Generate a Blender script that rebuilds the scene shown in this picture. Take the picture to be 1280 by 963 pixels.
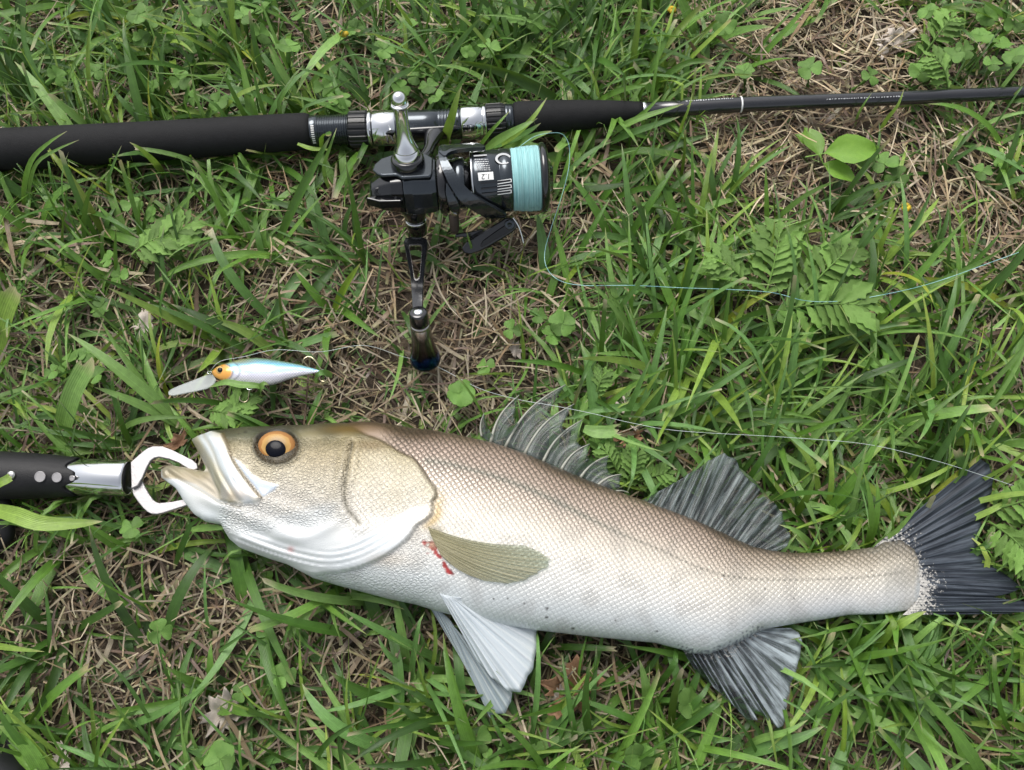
import bpy, math, random
import numpy as np
from mathutils import Vector, Matrix
from mathutils.geometry import delaunay_2d_cdt
for o in list(bpy.data.objects): bpy.data.objects.remove(o)
scn = bpy.context.scene
C = scn.collection
rng = np.random.default_rng(11)
random.seed(5)
PI = math.pi
# ------------------------------------------------------------------ camera
W, H = 1280.0, 963.0
PHI = math.radians(18.0)            # tilt of the phone from straight down
FPX = 1065.0                        # focal length in photo pixels
DIST = 0.576
cam_pos = np.array([0.0, -DIST*math.sin(PHI), DIST*math.cos(PHI)])
fwd = np.array([0.0, math.sin(PHI), -math.cos(PHI)])
upv = np.array([0.0, math.cos(PHI), math.sin(PHI)])
rgt = np.array([1.0, 0.0, 0.0])
cd = bpy.data.cameras.new('camera'); cam = bpy.data.objects.new('camera', cd); C.objects.link(cam)
cd.sensor_width = 36.0; cd.lens = 36.0*FPX/W; cd.clip_start = 0.01; cd.clip_end = 400
cam.location = cam_pos; cam.rotation_euler = (PHI, 0, 0)
scn.camera = cam
# ------------------------------------------------------------------ sky, sun, exposure
SUN_EL, SUN_AZ = math.radians(58), math.radians(-25)      # azimuth from +Y towards +X
world = bpy.data.worlds.new('World'); scn.world = world; world.use_nodes = True
wn = world.node_tree; wn.nodes.clear()
sky = wn.nodes.new('ShaderNodeTexSky'); sky.sky_type = 'NISHITA'; sky.sun_disc = False
sky.sun_elevation = SUN_EL; sky.sun_rotation = SUN_AZ; sky.dust_density = 4.0; sky.air_density = 1.0
hs = wn.nodes.new('ShaderNodeHueSaturation'); hs.inputs['Saturation'].default_value = 0.30
bg = wn.nodes.new('ShaderNodeBackground'); bg.inputs['Strength'].default_value = 0.125
wo = wn.nodes.new('ShaderNodeOutputWorld')
wn.links.new(sky.outputs[0], hs.inputs['Color']); wn.links.new(hs.outputs[0], bg.inputs['Color']); wn.links.new(bg.outputs[0], wo.inputs['Surface'])
sl = bpy.data.lights.new('sun', 'SUN'); sl.energy = 1.5; sl.angle = math.radians(36); sl.color = (1.0, 0.965, 0.91)
so = bpy.data.objects.new('sun', sl); C.objects.link(so)
sd_ = Vector((math.sin(SUN_AZ)*math.cos(SUN_EL), math.cos(SUN_AZ)*math.cos(SUN_EL), math.sin(SUN_EL)))
so.rotation_euler = sd_.to_track_quat('Z', 'Y').to_euler(); so.location = sd_*5
scn.view_settings.view_transform = 'Standard'; scn.view_settings.look = 'None'
scn.view_settings.exposure = 0.62; scn.view_settings.gamma = 1.0; scn.view_settings.use_curve_mapping = False
scn.render.engine = 'CYCLES'
cy = scn.cycles; cy.max_bounces = 6; cy.diffuse_bounces = 3; cy.glossy_bounces = 3; cy.transmission_bounces = 3; cy.transparent_max_bounces = 6; cy.caustics_reflective = False; cy.caustics_refractive = False
# ------------------------------------------------------------------ pixel <-> place helpers
def ray(px, py):
    px = np.asarray(px, float); py = np.asarray(py, float)
    return fwd + ((px-W/2)/FPX)[..., None]*rgt + ((H/2-py)/FPX)[..., None]*upv
def at(px, py, z):
    d = ray(px, py); t = (np.asarray(z, float)-cam_pos[2])/d[..., 2]
    return cam_pos + d*t[..., None]
def proj(P):
    q = np.asarray(P, float)-cam_pos; dep = q@fwd
    return np.stack([W/2+FPX*(q@rgt)/dep, H/2-FPX*(q@upv)/dep], -1)
def on_plane(px, py, p0, n):
    d = ray(px, py); t = ((p0-cam_pos)@n)/(d@n); return cam_pos+d*t[..., None]
def srgb(r, g, b):
    c = np.array([r, g, b], float)/255.0
    return np.where(c <= 0.04045, c/12.92, ((c+0.055)/1.055)**2.4)
def pip(P, poly):
    x, y = P[..., 0], P[..., 1]; ins = np.zeros(x.shape, bool); n = len(poly)
    for i in range(n):
        x1, y1 = poly[i]; x2, y2 = poly[(i+1) % n]
        if y1 == y2: continue
        c = ((y1 > y) != (y2 > y)) & (x < (x2-x1)*(y-y1)/(y2-y1)+x1); ins ^= c
    return ins
def pdist(P, pl, closed=False):
    """distance to a polyline, arc length there and signed side"""
    pl = np.asarray(pl, float); best = np.full(P.shape[:-1], 1e9); arc = np.zeros_like(best); side = np.zeros_like(best)
    n = len(pl) if closed else len(pl)-1; acc = 0.0
    for i in range(n):
        a = pl[i]; b = pl[(i+1) % len(pl)]; ab = b-a; L = math.hypot(*ab)+1e-12
        t = np.clip(((P-a)@ab)/(L*L), 0, 1); q = a+t[..., None]*ab; d = np.hypot(P[..., 0]-q[..., 0], P[..., 1]-q[..., 1])
        m = d < best; best = np.where(m, d, best); arc = np.where(m, acc+t*L, arc)
        cr = ab[0]*(P[..., 1]-a[1])-ab[1]*(P[..., 0]-a[0]); side = np.where(m, np.sign(cr), side); acc += L
    return best, arc, side
def sdf(P, poly):
    d = pdist(P, poly, True)[0]; return np.where(pip(P, poly), d, -d)
def sstep(a, b, x):
    t = np.clip((x-a)/(b-a), 0, 1); return t*t*(3-2*t)
def spline(pts, n):
    """Catmull-Rom through pts, n samples even in arc length"""
    p = np.asarray(pts, float); P = np.vstack([2*p[0]-p[1], p, 2*p[-1]-p[-2]]); out = []
    for i in range(1, len(P)-2):
        for t in np.linspace(0, 1, 12, endpoint=False):
            a, b, c, d = P[i-1], P[i], P[i+1], P[i+2]
            out.append(0.5*((2*b)+(-a+c)*t+(2*a-5*b+4*c-d)*t*t+(-a+3*b-3*c+d)*t**3))
    out.append(p[-1]); out = np.array(out)
    s = np.r_[0, np.cumsum(np.linalg.norm(np.diff(out, axis=0), axis=1))]; q = np.linspace(0, s[-1], n)
    return np.stack([np.interp(q, s, out[:, k]) for k in range(out.shape[1])], -1)
def resample(pts, n):
    p = np.asarray(pts, float); s = np.r_[0, np.cumsum(np.linalg.norm(np.diff(p, axis=0), axis=1))]; q = np.linspace(0, s[-1], n)
    return np.stack([np.interp(q, s, p[:, k]) for k in range(p.shape[1])], -1)
def vnoise(P, f, seed=0):
    """cheap smooth noise in -1..1 from summed sines"""
    r = np.random.default_rng(seed); v = 0
    for k in range(7):
        a = r.uniform(0, 2*PI); fr = f*r.uniform(0.6, 1.7); v = v+np.sin((P[..., 0]*math.cos(a)+P[..., 1]*math.sin(a))*fr+r.uniform(0, 6.28))
    return v/3.2
# ------------------------------------------------------------------ object helpers
def empty(name, loc, label, cat, group=None):
    o = bpy.data.objects.new(name, None); C.objects.link(o); o.location = Vector(loc); o.empty_display_size = 0.01
    o['label'] = label; o['category'] = cat
    if group: o['group'] = group
    return o
def root_loc(o):
    v = Vector((0, 0, 0))
    while o is not None: v = v+o.location; o = o.parent
    return np.array(v)
def mk(name, V, F, mat, parent=None, smooth=True, attrs=None, bevel=0, solid=0, bseg=2):
    V = np.asarray(V, float)
    if parent is not None: V = V-root_loc(parent)
    me = bpy.data.meshes.new(name)
    if isinstance(F, np.ndarray):
        k = F.shape[1]; me.vertices.add(len(V)); me.vertices.foreach_set('co', V.astype(np.float32).ravel())
        me.loops.add(F.size); me.loops.foreach_set('vertex_index', F.astype(np.int32).ravel())
        me.polygons.add(len(F)); me.polygons.foreach_set('loop_start', (np.arange(len(F))*k).astype(np.int32))
        me.update(calc_edges=True)
    else:
        me.from_pydata([tuple(v) for v in V], [], F); me.update()
    me.polygons.foreach_set('use_smooth', np.full(len(me.polygons), smooth))
    for k, a in (attrs or {}).items():
        a = np.asarray(a, np.float32)
        if a.ndim == 1: at_ = me.attributes.new(k, 'FLOAT', 'POINT'); at_.data.foreach_set('value', a)
        elif a.shape[1] == 4: at_ = me.attributes.new(k, 'FLOAT_COLOR', 'POINT'); at_.data.foreach_set('color', a.ravel())
        else: at_ = me.attributes.new(k, 'FLOAT_VECTOR', 'POINT'); at_.data.foreach_set('vector', a.ravel())
    if mat is not None: me.materials.append(mat)
    o = bpy.data.objects.new(name, me); C.objects.link(o)
    if parent is not None: o.parent = parent
    if solid: m = o.modifiers.new('solid', 'SOLIDIFY'); m.thickness = solid; m.offset = 0
    if bevel: m = o.modifiers.new('bevel', 'BEVEL'); m.width = bevel; m.segments = bseg; m.limit_method = 'ANGLE'; m.angle_limit = math.radians(28)
    return o
def tag(o, label=None, cat=None, group=None, kind=None):
    if label: o['label'] = label
    if cat: o['category'] = cat
    if group: o['group'] = group
    if kind: o['kind'] = kind
    return o
def frame_of(d):
    d = np.asarray(d, float); d = d/np.linalg.norm(d); a = np.array([0, 0, 1.0]) if abs(d[2]) < 0.9 else np.array([0, 1.0, 0])
    u = np.cross(d, a); u /= np.linalg.norm(u); v = np.cross(u, d); return d, u, v
def lathe(prof, p0, d, segs=32, rmod=None):
    """prof: (distance along d, radius) -> verts, quads; ends closed with fans"""
    d, u, v = frame_of(d); V = []; F = []
    th = np.arange(segs)*2*PI/segs
    for k, (t, r) in enumerate(prof):
        rr = r*np.ones(segs) if rmod is None else rmod(t, r, th)
        V.append(p0+d*t+np.cos(th)[:, None]*u*rr[:, None]+np.sin(th)[:, None]*v*rr[:, None])
    V = np.concatenate(V); n = len(prof)
    for k in range(n-1):
        for i in range(segs): j = (i+1) % segs; F.append((k*segs+i, k*segs+j, (k+1)*segs+j, (k+1)*segs+i))
    F.append(tuple(range(segs-1, -1, -1))); F.append(tuple((n-1)*segs+i for i in range(segs)))
    return V, F
def tube(path, rad, segs=10):
    path = np.asarray(path, float); n = len(path); rad = np.broadcast_to(np.asarray(rad, float), (n,))
    T = np.gradient(path, axis=0); T /= np.linalg.norm(T, axis=1)[:, None]+1e-12
    ref = np.array([0, 0, 1.0]); V = []; F = []; th = np.arange(segs)*2*PI/segs
    for k in range(n):
        u = np.cross(T[k], ref)
        if np.linalg.norm(u) < 0.05: u = np.cross(T[k], np.array([1.0, 0.3, 0]))
        u /= np.linalg.norm(u); v = np.cross(u, T[k])
        V.append(path[k]+rad[k]*(np.cos(th)[:, None]*u+np.sin(th)[:, None]*v))
    for k in range(n-1):
        for i in range(segs): j = (i+1) % segs; F.append((k*segs+i, k*segs+j, (k+1)*segs+j, (k+1)*segs+i))
    F.append(tuple(range(segs-1, -1, -1))); F.append(tuple((n-1)*segs+i for i in range(segs)))
    return np.concatenate(V), F
def prism(P3, ext, holes=None):
    """closed outline P3 pushed by the vector ext"""
    P3 = np.asarray(P3, float); n = len(P3); V = np.vstack([P3, P3+ext])
    F = [tuple(range(n)), tuple(range(2*n-1, n-1, -1))]+[(i, n+i, n+(i+1) % n, (i+1) % n) for i in range(n)]
    return V, F
def ring_prism(P3, Q3, ext):
    """outline P3 with a hole Q3 (same count)"""
    P3 = np.asarray(P3, float); Q3 = np.asarray(Q3, float); n = len(P3); V = np.vstack([P3, Q3, P3+ext, Q3+ext]); F = []
    for i in range(n):
        j = (i+1) % n
        F += [(i, j, n+j, n+i), (2*n+j, 2*n+i, 3*n+i, 3*n+j), (j, i, 2*n+i, 2*n+j), (n+i, n+j, 3*n+j, 3*n+i)]
    return V, F
def join(*ms):
    V = []; F = []; k = 0
    for v, f in ms: V.append(np.asarray(v)); F += [tuple(i+k for i in q) for q in f]; k += len(v)
    return np.vstack(V), F
# ------------------------------------------------------------------ materials
class NT:
    def __init__(s, name):
        s.m = bpy.data.materials.new(name); s.m.use_nodes = True; s.t = s.m.node_tree; s.t.nodes.clear()
        s.out = s.t.nodes.new('ShaderNodeOutputMaterial')
    def n(s, typ, **kw):
        nd = s.t.nodes.new('ShaderNode'+typ)
        for k, v in kw.items(): setattr(nd, k, v)
        return nd
    def set(s, sock, v):
        if hasattr(v, 'is_output') or isinstance(v, bpy.types.NodeSocket): s.t.links.new(v, sock)
        elif isinstance(v, (tuple, list, np.ndarray)) and sock.type == 'RGBA' and len(v) == 3: sock.default_value = (*[float(x) for x in v], 1)
        else: sock.default_value = v
    def math(s, op, a, b=0.0, c=0.0, clamp=False):
        nd = s.n('Math', operation=op, use_clamp=clamp); s.set(nd.inputs[0], a); s.set(nd.inputs[1], b); s.set(nd.inputs[2], c); return nd.outputs[0]
    def attr(s, name, out='Fac'):
        nd = s.n('Attribute', attribute_name=name); return nd.outputs[out]
    def noise(s, vec, scale, detail=3.0, rough=0.55):
        nd = s.n('TexNoise'); s.set(nd.inputs['Scale'], scale); s.set(nd.inputs['Detail'], detail); s.set(nd.inputs['Roughness'], rough)
        if vec is not None: s.set(nd.inputs['Vector'], vec)
        return nd.outputs['Fac']
    def pos(s): return s.n('NewGeometry').outputs['Position']
    def mix(s, f, a, b, blend='MIX'):
        nd = s.n('Mix', data_type='RGBA', blend_type=blend); s.set(nd.inputs[0], f); s.set(nd.inputs[6], a); s.set(nd.inputs[7], b); return nd.outputs[2]
    def ramp(s, f, lo, hi):
        nd = s.n('MapRange', interpolation_type='SMOOTHSTEP'); s.set(nd.inputs[0], f); nd.inputs[1].default_value = lo; nd.inputs[2].default_value = hi; return nd.outputs[0]
    def bump(s, h, strength, dist, normal=None):
        nd = s.n('Bump'); nd.inputs['Strength'].default_value = strength; nd.inputs['Distance'].default_value = dist; s.set(nd.inputs['Height'], h)
        if normal is not None: s.set(nd.inputs['Normal'], normal)
        return nd.outputs[0]
    def bsdf(s, col, rough=0.5, metal=0.0, normal=None, **kw):
        b = s.n('BsdfPrincipled'); s.set(b.inputs['Base Color'], col); s.set(b.inputs['Roughness'], rough); s.set(b.inputs['Metallic'], metal)
        if normal is not None: s.set(b.inputs['Normal'], normal)
        for k, v in kw.items(): s.set(b.inputs[k.replace('_', ' ')], v)
        return b.outputs[0]
    def shade(s, sh): s.t.links.new(sh, s.out.inputs['Surface']); return s.m
def plain(name, col, rough=0.4, metal=0.0, bump=0.0, scale=900.0, var=0.12, **kw):
    """plain surface with fine wear in colour, gloss and relief"""
    t = NT(name); p = t.pos(); nz = t.noise(p, scale, 4.0); n2 = t.noise(p, scale*0.12, 3.0)
    c = np.array(col, float)
    colr = t.mix(n2, tuple(c*(1-var)), tuple(np.minimum(c*(1+var), 1)))
    r = t.math('ADD', rough, t.math('MULTIPLY', t.math('SUBTRACT', nz, 0.5), 0.25*rough+0.04), clamp=True)
    nrm = t.bump(nz, bump, 0.0006) if bump else None
    return t.shade(t.bsdf(colr, r, metal, nrm, **kw))
M = {}
M['foam'] = plain('grip_foam', (0.013, 0.0132, 0.0142), 0.74, bump=0.6, scale=1800, var=0.3, Specular_IOR_Level=0.22)
M['gloss_black'] = plain('gloss_black_paint', (0.006, 0.0065, 0.008), 0.13, Coat_Weight=0.6, Coat_Roughness=0.06)
M['dark_grey'] = plain('dark_grey_metal_paint', (0.050, 0.060, 0.070), 0.17, metal=0.75, Coat_Weight=0.5, Coat_Roughness=0.08)
M['satin_black'] = plain('satin_black', (0.012, 0.0125, 0.014), 0.34, bump=0.1)
M['rubber'] = plain('black_rubber', (0.011, 0.011, 0.0125), 0.52, bump=0.35, scale=1500, var=0.25, Specular_IOR_Level=0.32)
M['chrome'] = plain('chrome', (0.78, 0.79, 0.80), 0.10, metal=1.0, var=0.05)
M['steel'] = plain('brushed_steel', (0.62, 0.60, 0.585), 0.26, metal=1.0, bump=0.12, scale=700, var=0.08)
M['blank'] = plain('carbon_blank', (0.013, 0.014, 0.017), 0.22, Coat_Weight=0.7, Coat_Roughness=0.12)
M['white'] = plain('white_print', (0.78, 0.78, 0.76), 0.5)
M['print'] = plain('silver_print', (0.42, 0.43, 0.44), 0.4)
M['bronze'] = plain('bronze_knob', (0.09, 0.075, 0.06), 0.22, metal=0.9)
M['brown'] = plain('brown_rubber', (0.035, 0.024, 0.016), 0.7, bump=0.6, scale=1100, var=0.4)
M['label_white'] = plain('label_white', (0.82, 0.82, 0.80), 0.45, var=0.04)
M['jaw_steel'] = plain('cast_steel_jaw', (0.40, 0.385, 0.39), 0.46, metal=0.6, bump=0.25, scale=600, var=0.12)
M['gold'] = plain('brass_hook', (0.60, 0.52, 0.36), 0.2, metal=1.0)
def knob_mat():
    t = NT('iridescent_knob'); z = t.attr('tt'); nz = t.noise(t.pos(), 120.0)
    f = t.math('ADD', z, t.math('MULTIPLY', t.math('SUBTRACT', nz, 0.5), 0.3))
    cr = t.n('ValToRGB'); t.set(cr.inputs[0], f); e = cr.color_ramp.elements
    e[0].position = 0.0; e[0].color = (0.42, 0.40, 0.37, 1); e[1].position = 1.0; e[1].color = (0.01, 0.012, 0.02, 1)
    for p, c in ((0.25, (0.30, 0.28, 0.26)), (0.55, (0.12, 0.10, 0.085)), (0.70, (0.03, 0.03, 0.05)), (0.78, (0.02, 0.07, 0.28)), (0.88, (0.01, 0.05, 0.10))):
        k = e.new(p); k.color = (*c, 1)
    return t.shade(t.bsdf(cr.outputs[0], 0.16, 0.95))
M['knob'] = knob_mat()
def line_mat():
    t = NT('braided_line'); p = t.attr('su', 'Vector'); nz = t.ramp(t.noise(p, 1.0, 3.0, 0.7), 0.3, 0.7)
    c = t.mix(nz, (0.14, 0.38, 0.40), (0.44, 0.74, 0.74)); return t.shade(t.bsdf(c, 0.55, Sheen_Weight=0.3))
M['line'] = line_mat()
def leader_mat():
    t = NT('clear_line'); return t.shade(t.bsdf((0.72, 0.80, 0.78), 0.2, Transmission_Weight=0.25))
M['leader'] = leader_mat()
def grass_mat(name, transl, stripe):
    t = NT(name); col = t.attr('col', 'Color'); uv = t.attr('uvb', 'Vector')
    sep = t.n('SeparateXYZ'); t.set(sep.inputs[0], uv); x, y, w = sep.outputs
    st = t.math('SINE', t.math('MULTIPLY', x, 30.0)); p = t.pos()
    nz = t.noise(p, 260.0, 3.0); fine = t.noise(p, 1600.0, 2.0)
    k = t.math('MULTIPLY_ADD', st, stripe, t.math('MULTIPLY_ADD', nz, 0.7, t.math('MULTIPLY_ADD', fine, 0.3, 0.5)))
    mid = t.math('LESS_THAN', t.math('ABSOLUTE', x), 0.10)
    k = t.math('MULTIPLY_ADD', mid, 0.16, k)
    hv = t.n('HueSaturation'); t.set(hv.inputs['Value'], k); t.set(hv.inputs['Color'], col)
    nrm = t.bump(t.math('MULTIPLY_ADD', st, 0.5, fine), 0.35, 0.0004)
    a = t.bsdf(hv.outputs[0], t.math('MULTIPLY_ADD', nz, 0.25, 0.24), 0.0, nrm, Specular_IOR_Level=0.6)
    if not transl: return t.shade(a)
    b = t.n('BsdfTranslucent'); t.set(b.inputs['Color'], t.mix(0.5, hv.outputs[0], (0.22, 0.36, 0.03)))
    m = t.n('MixShader'); m.inputs[0].default_value = transl; t.t.links.new(a, m.inputs[1]); t.t.links.new(b.outputs[0], m.inputs[2])
    return t.shade(m.outputs[0])
M['grass'] = grass_mat('grass_blade', 0.30, 0.07)
M['straw'] = grass_mat('dry_straw', 0.0, 0.10)
def leaf_mat(name, c1, c2, transl=0.25, rough=0.5):
    t = NT(name); p = t.pos(); nz = t.noise(p, 220.0, 4.0); fine = t.noise(p, 1500.0, 2.0); ob = t.n('ObjectInfo').outputs['Random']
    c = t.mix(nz, c1, c2); hv = t.n('HueSaturation'); t.set(hv.inputs['Color'], c); t.set(hv.inputs['Value'], t.math('MULTIPLY_ADD', ob, 0.65, 0.62))
    a = t.bsdf(hv.outputs[0], rough, 0.0, t.bump(fine, 0.5, 0.0006), Specular_IOR_Level=0.4)
    b = t.n('BsdfTranslucent'); t.set(b.inputs['Color'], hv.outputs[0])
    m = t.n('MixShader'); m.inputs[0].default_value = transl; t.t.links.new(a, m.inputs[1]); t.t.links.new(b.outputs[0], m.inputs[2])
    return t.shade(m.outputs[0])
M['clover'] = leaf_mat('clover_leaf', (0.085, 0.20, 0.035), (0.18, 0.32, 0.07), rough=0.6)
M['weed'] = leaf_mat('weed_leaf', (0.115, 0.235, 0.04), (0.20, 0.34, 0.08), rough=0.65)
M['broad'] = leaf_mat('broad_leaf', (0.12, 0.25, 0.03), (0.19, 0.34, 0.05), rough=0.35)
M['dead_brown'] = leaf_mat('dead_leaf_brown', (0.14, 0.07, 0.035), (0.32, 0.19, 0.11), 0.1, 0.7)
M['dead_pale'] = leaf_mat('dead_leaf_pale', (0.42, 0.35, 0.28), (0.66, 0.60, 0.54), 0.1, 0.7)
M['yellow'] = leaf_mat('yellow_petal', (0.55, 0.36, 0.02), (0.70, 0.52, 0.04), 0.2, 0.6)
# ------------------------------------------------------------------ fish outline and inflated body
def zmf(px):
    return np.interp(px, [200, 300, 600, 900, 1100, 1280], [0.033, 0.036, 0.036, 0.033, 0.029, 0.024])
FISH = [(265, 540), (274, 539), (302, 536), (329, 535), (359, 533.5), (396, 532), (430, 530.5), (456, 529), (475, 530), (512, 536), (550, 541), (580, 547), (617, 555), (655, 568), (692, 584), (730, 600), (767, 614), (801, 626), (827, 636), (855, 646), (883, 658), (911, 671), (939, 684), (964, 689), (992, 692), (1020, 691.5), (1060, 688), (1094, 684), (1103, 678), (1126, 675), (1144, 688), (1151, 711), (1160, 736), (1154, 752), (1142, 762), (1106, 768), (1060, 769), (1027, 775), (993, 780), (952, 787.5), (922, 804), (887, 817.5), (862, 817), (850, 812), (820, 804), (740, 796), (670, 788), (600, 778), (545, 764), (520, 756), (486, 749), (460, 742), (422, 732), (392, 723), (361, 706.5), (340, 700), (321, 693), (302, 686), (290, 676), (284, 664), (280, 657), (259, 653), (246, 645), (234, 631), (222, 612), (203, 598), (202, 588), (207, 584), (214, 582), (237, 586), (255, 590), (262, 590.5), (258.5, 585), (250, 567), (241.5, 551), (250, 546)]
GX0, GY0, GS = 180.0, 500.0, 2.0
GW, GH = 500, 170
def poisson_height(poly):
    gx = GX0+GS*np.arange(GW); gy = GY0+GS*np.arange(GH); G = np.stack(np.meshgrid(gx, gy), -1)
    m = pip(G, poly)
    def solve(mask, init, h, it):
        u = init*mask
        for _ in range(it):
            s = np.zeros_like(u); s[1:-1, 1:-1] = (u[2:, 1:-1]+u[:-2, 1:-1]+u[1:-1, 2:]+u[1:-1, :-2])*0.25
            u = (s+0.5*h*h)*mask
        return u
    lev = [m]
    while min(lev[-1].shape) > 24: lev.append(lev[-1][::2, ::2])
    u = np.zeros(lev[-1].shape)
    for i in range(len(lev)-1, -1, -1):
        if i < len(lev)-1: u = np.repeat(np.repeat(u, 2, 0), 2, 1)[:lev[i].shape[0], :lev[i].shape[1]]
        u = solve(lev[i], u, GS*2**i, 160 if i else 120)
    return m, u
fmask, fphi = poisson_height(FISH)
def bil(A, x, y):
    fx = np.clip((np.asarray(x)-GX0)/GS, 0, GW-1.001); fy = np.clip((np.asarray(y)-GY0)/GS, 0, GH-1.001)
    i = fx.astype(int); j = fy.astype(int); a = fx-i; b = fy-j
    return A[j, i]*(1-a)*(1-b)+A[j, i+1]*a*(1-b)+A[j+1, i]*(1-a)*b+A[j+1, i+1]*a*b
PXM = 0.00053                                   # metres per photo pixel at the fish
def fish_half(x, y):
    ph = np.maximum(bil(fphi, x, y), 0)
    k = np.interp(x, [200, 260, 330, 480, 600, 900, 1100, 1160], [0.62, 0.58, 0.55, 0.52, 0.54, 0.54, 0.34, 0.05])
    return k*np.sqrt(ph)*PXM
def dist_in(poly, P): return pdist(P, poly, True)[0]
def fill_outline(poly, step):
    """boundary points, inner rings and a jittered grid, triangulated inside the outline"""
    B = resample(list(poly)+[poly[0]], int(np.sum(np.linalg.norm(np.diff(np.vstack([poly, poly[:1]]), axis=0), axis=1))/step))[:-1]
    x0, y0 = B.min(0); x1, y1 = B.max(0)
    G = np.stack(np.meshgrid(np.arange(x0, x1, step), np.arange(y0, y1, step*0.87)), -1); G[1::2, :, 0] += step/2; G = G.reshape(-1, 2)
    G = G[pip(G, poly)]; d = dist_in(B, G); G = G[d > step*1.55]
    T = np.roll(B, -1, 0)-np.roll(B, 1, 0); T /= np.linalg.norm(T, axis=1)[:, None]+1e-9; N = np.stack([T[:, 1], -T[:, 0]], -1)
    if not pip((B+N*0.3)[None, :], poly)[0].mean() > 0.5: N = -N
    R = []
    for off in (0.25*step, 0.8*step):
        Q = B+N*off; ok = pip(Q, poly); Q = Q[ok]; dq = dist_in(B, Q); R.append(Q[dq > off*0.8])
    P = np.vstack([B]+R+[G]); nB = len(B)
    r = delaunay_2d_cdt([Vector(p) for p in P], [], [list(range(nB))], 1, 1e-5)
    co = np.array([tuple(v) for v in r[0]]); F = [tuple(f) for f in r[2]]
    bset = np.zeros(len(co), bool); bset[:] = dist_in(B, co) < 1e-4
    return co, F, bset
def inflate(poly, step, hfun, zfun, low=0.85):
    """a closed two-sided body: outline at zfun, upper and lower sides pushed out by hfun"""
    co, F, bd = fill_outline(poly, step); n = len(co); z0 = zfun(co[:, 0]); base = at(co[:, 0], co[:, 1], z0)
    h = np.where(bd, 0, hfun(co[:, 0], co[:, 1])); top = base.copy(); top[:, 2] += h
    idx = np.full(n, -1); inn = np.where(~bd)[0]; idx[inn] = n+np.arange(len(inn)); idx[bd] = np.where(bd)[0]
    bot = base[inn].copy(); bot[:, 2] -= h[inn]*low
    F = [f if (np.cross(co[f[1]]-co[f[0]], co[f[2]]-co[f[0]]) < 0) else f[::-1] for f in F]     # face up (pixel y runs down)
    V = np.vstack([top, bot]); F2 = F+[tuple(int(idx[i]) for i in f[::-1]) for f in F]
    src = np.r_[np.arange(n), inn]
    return V, np.array(F2), src, n, co
# --- body
V, F, src, NTOP, co2 = inflate(FISH, 2.1, fish_half, zmf)
PXv = proj(V[:NTOP])                                     # where each upper vertex shows
XT = [p for p in FISH[:31]]; xt = np.array([p[0] for p in XT]); yt = np.array([p[1] for p in XT])
XB = FISH[31:66][::-1]; xb = np.array([p[0] for p in XB]); yb = np.array([p[1] for p in XB]); o_ = np.argsort(xb); xb, yb = xb[o_], yb[o_]
vf = (PXv[:, 1]-np.interp(PXv[:, 0], xt, yt))/(np.interp(PXv[:, 0], xb, yb)-np.interp(PXv[:, 0], xt, yt)); vf = np.clip(vf, 0, 1)
x, y = PXv[:, 0], PXv[:, 1]
OPER = [(430, 528), (456, 543), (474, 551), (490, 560), (503, 568), (516, 574), (527, 588), (536, 602), (543.5, 612), (545, 621), (540, 628), (541, 640), (533, 650), (521, 657), (514, 668), (500, 682), (478, 697), (450, 709), (425, 715), (405, 717), (385, 719), (355, 712), (280, 690), (180, 640), (180, 520)]
GILL = [(538, 630), (515, 634), (492, 645), (470, 658), (445, 672), (425, 682), (400, 686), (372, 683), (350, 676), (330, 668), (300, 668), (270, 690), (360, 735), (405, 720), (450, 711), (478, 699), (500, 684), (514, 669), (522, 655), (534, 645)]
PRE = [(441, 556), (437, 572), (434, 588), (431, 605), (430.5, 622), (434, 636), (442, 646), (449, 655)]
MAXI = [(264, 539), (279, 543), (285, 556), (290, 572), (299, 588), (311, 604), (322, 617), (328, 623), (322, 629), (304, 631), (288, 630), (276, 625), (272, 612), (263, 592), (258, 583), (250, 567), (240, 551), (250, 545)]
SUPRA = [(291, 571), (303, 579), (316, 593), (329, 601), (343, 605), (350, 606), (345, 613), (336, 618), (330, 623), (322, 614), (309, 598), (299, 584)]
LJAW = [(200, 580), (214, 580), (237, 584), (262, 589), (272, 610), (282, 628), (270, 625), (245, 607), (222, 600), (203, 600)]
LATL = [(533, 576), (555, 579), (583, 586), (606, 592), (630, 600), (655, 609), (680, 620), (705, 632), (730, 645), (754, 657), (777, 668), (802, 678), (827, 688), (858, 703), (889, 715), (915, 721), (944, 724), (1000, 725), (1053, 723.5), (1095, 720), (1131, 715)]
dz = np.zeros(NTOP)
OPER = [tuple(p) for p in spline(OPER+OPER[:1], 220)[:-1]]; GILL = [tuple(p) for p in spline(GILL+GILL[:1], 160)[:-1]]
so_ = sdf(PXv, OPER); dz += 0.0030*sstep(-1.2, 1.6, so_)*np.exp(-np.maximum(so_, 0)/45.0)*sstep(0, .08, vf)
sg = sdf(PXv, GILL); ing = sstep(0, 6, sg)
gd = pdist(PXv, spline([(540, 632), (527, 654), (505, 677), (478, 695), (448, 708), (412, 714), (370, 707), (320, 692), (270, 672)], 70))[0]
fold = np.sin(gd*0.78+1.1*vnoise(PXv, .03, 3))*np.exp(-gd/70.0)
dz += 0.0021*(0.7+0.4*vnoise(PXv, .02, 31))*(np.sqrt(np.abs(np.sin(gd*0.40+0.9*vnoise(PXv, .03, 3))))-0.6)*np.exp(-gd/60.0)*ing*sstep(1, 7, gd)
dz += 0.0010*np.sin((y-0.42*x)*0.21+0.7*vnoise(PXv, .04, 4))*sstep(600, 640, y)*sstep(420, 330, x)*sstep(235, 262, x)   # creases on the throat
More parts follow.
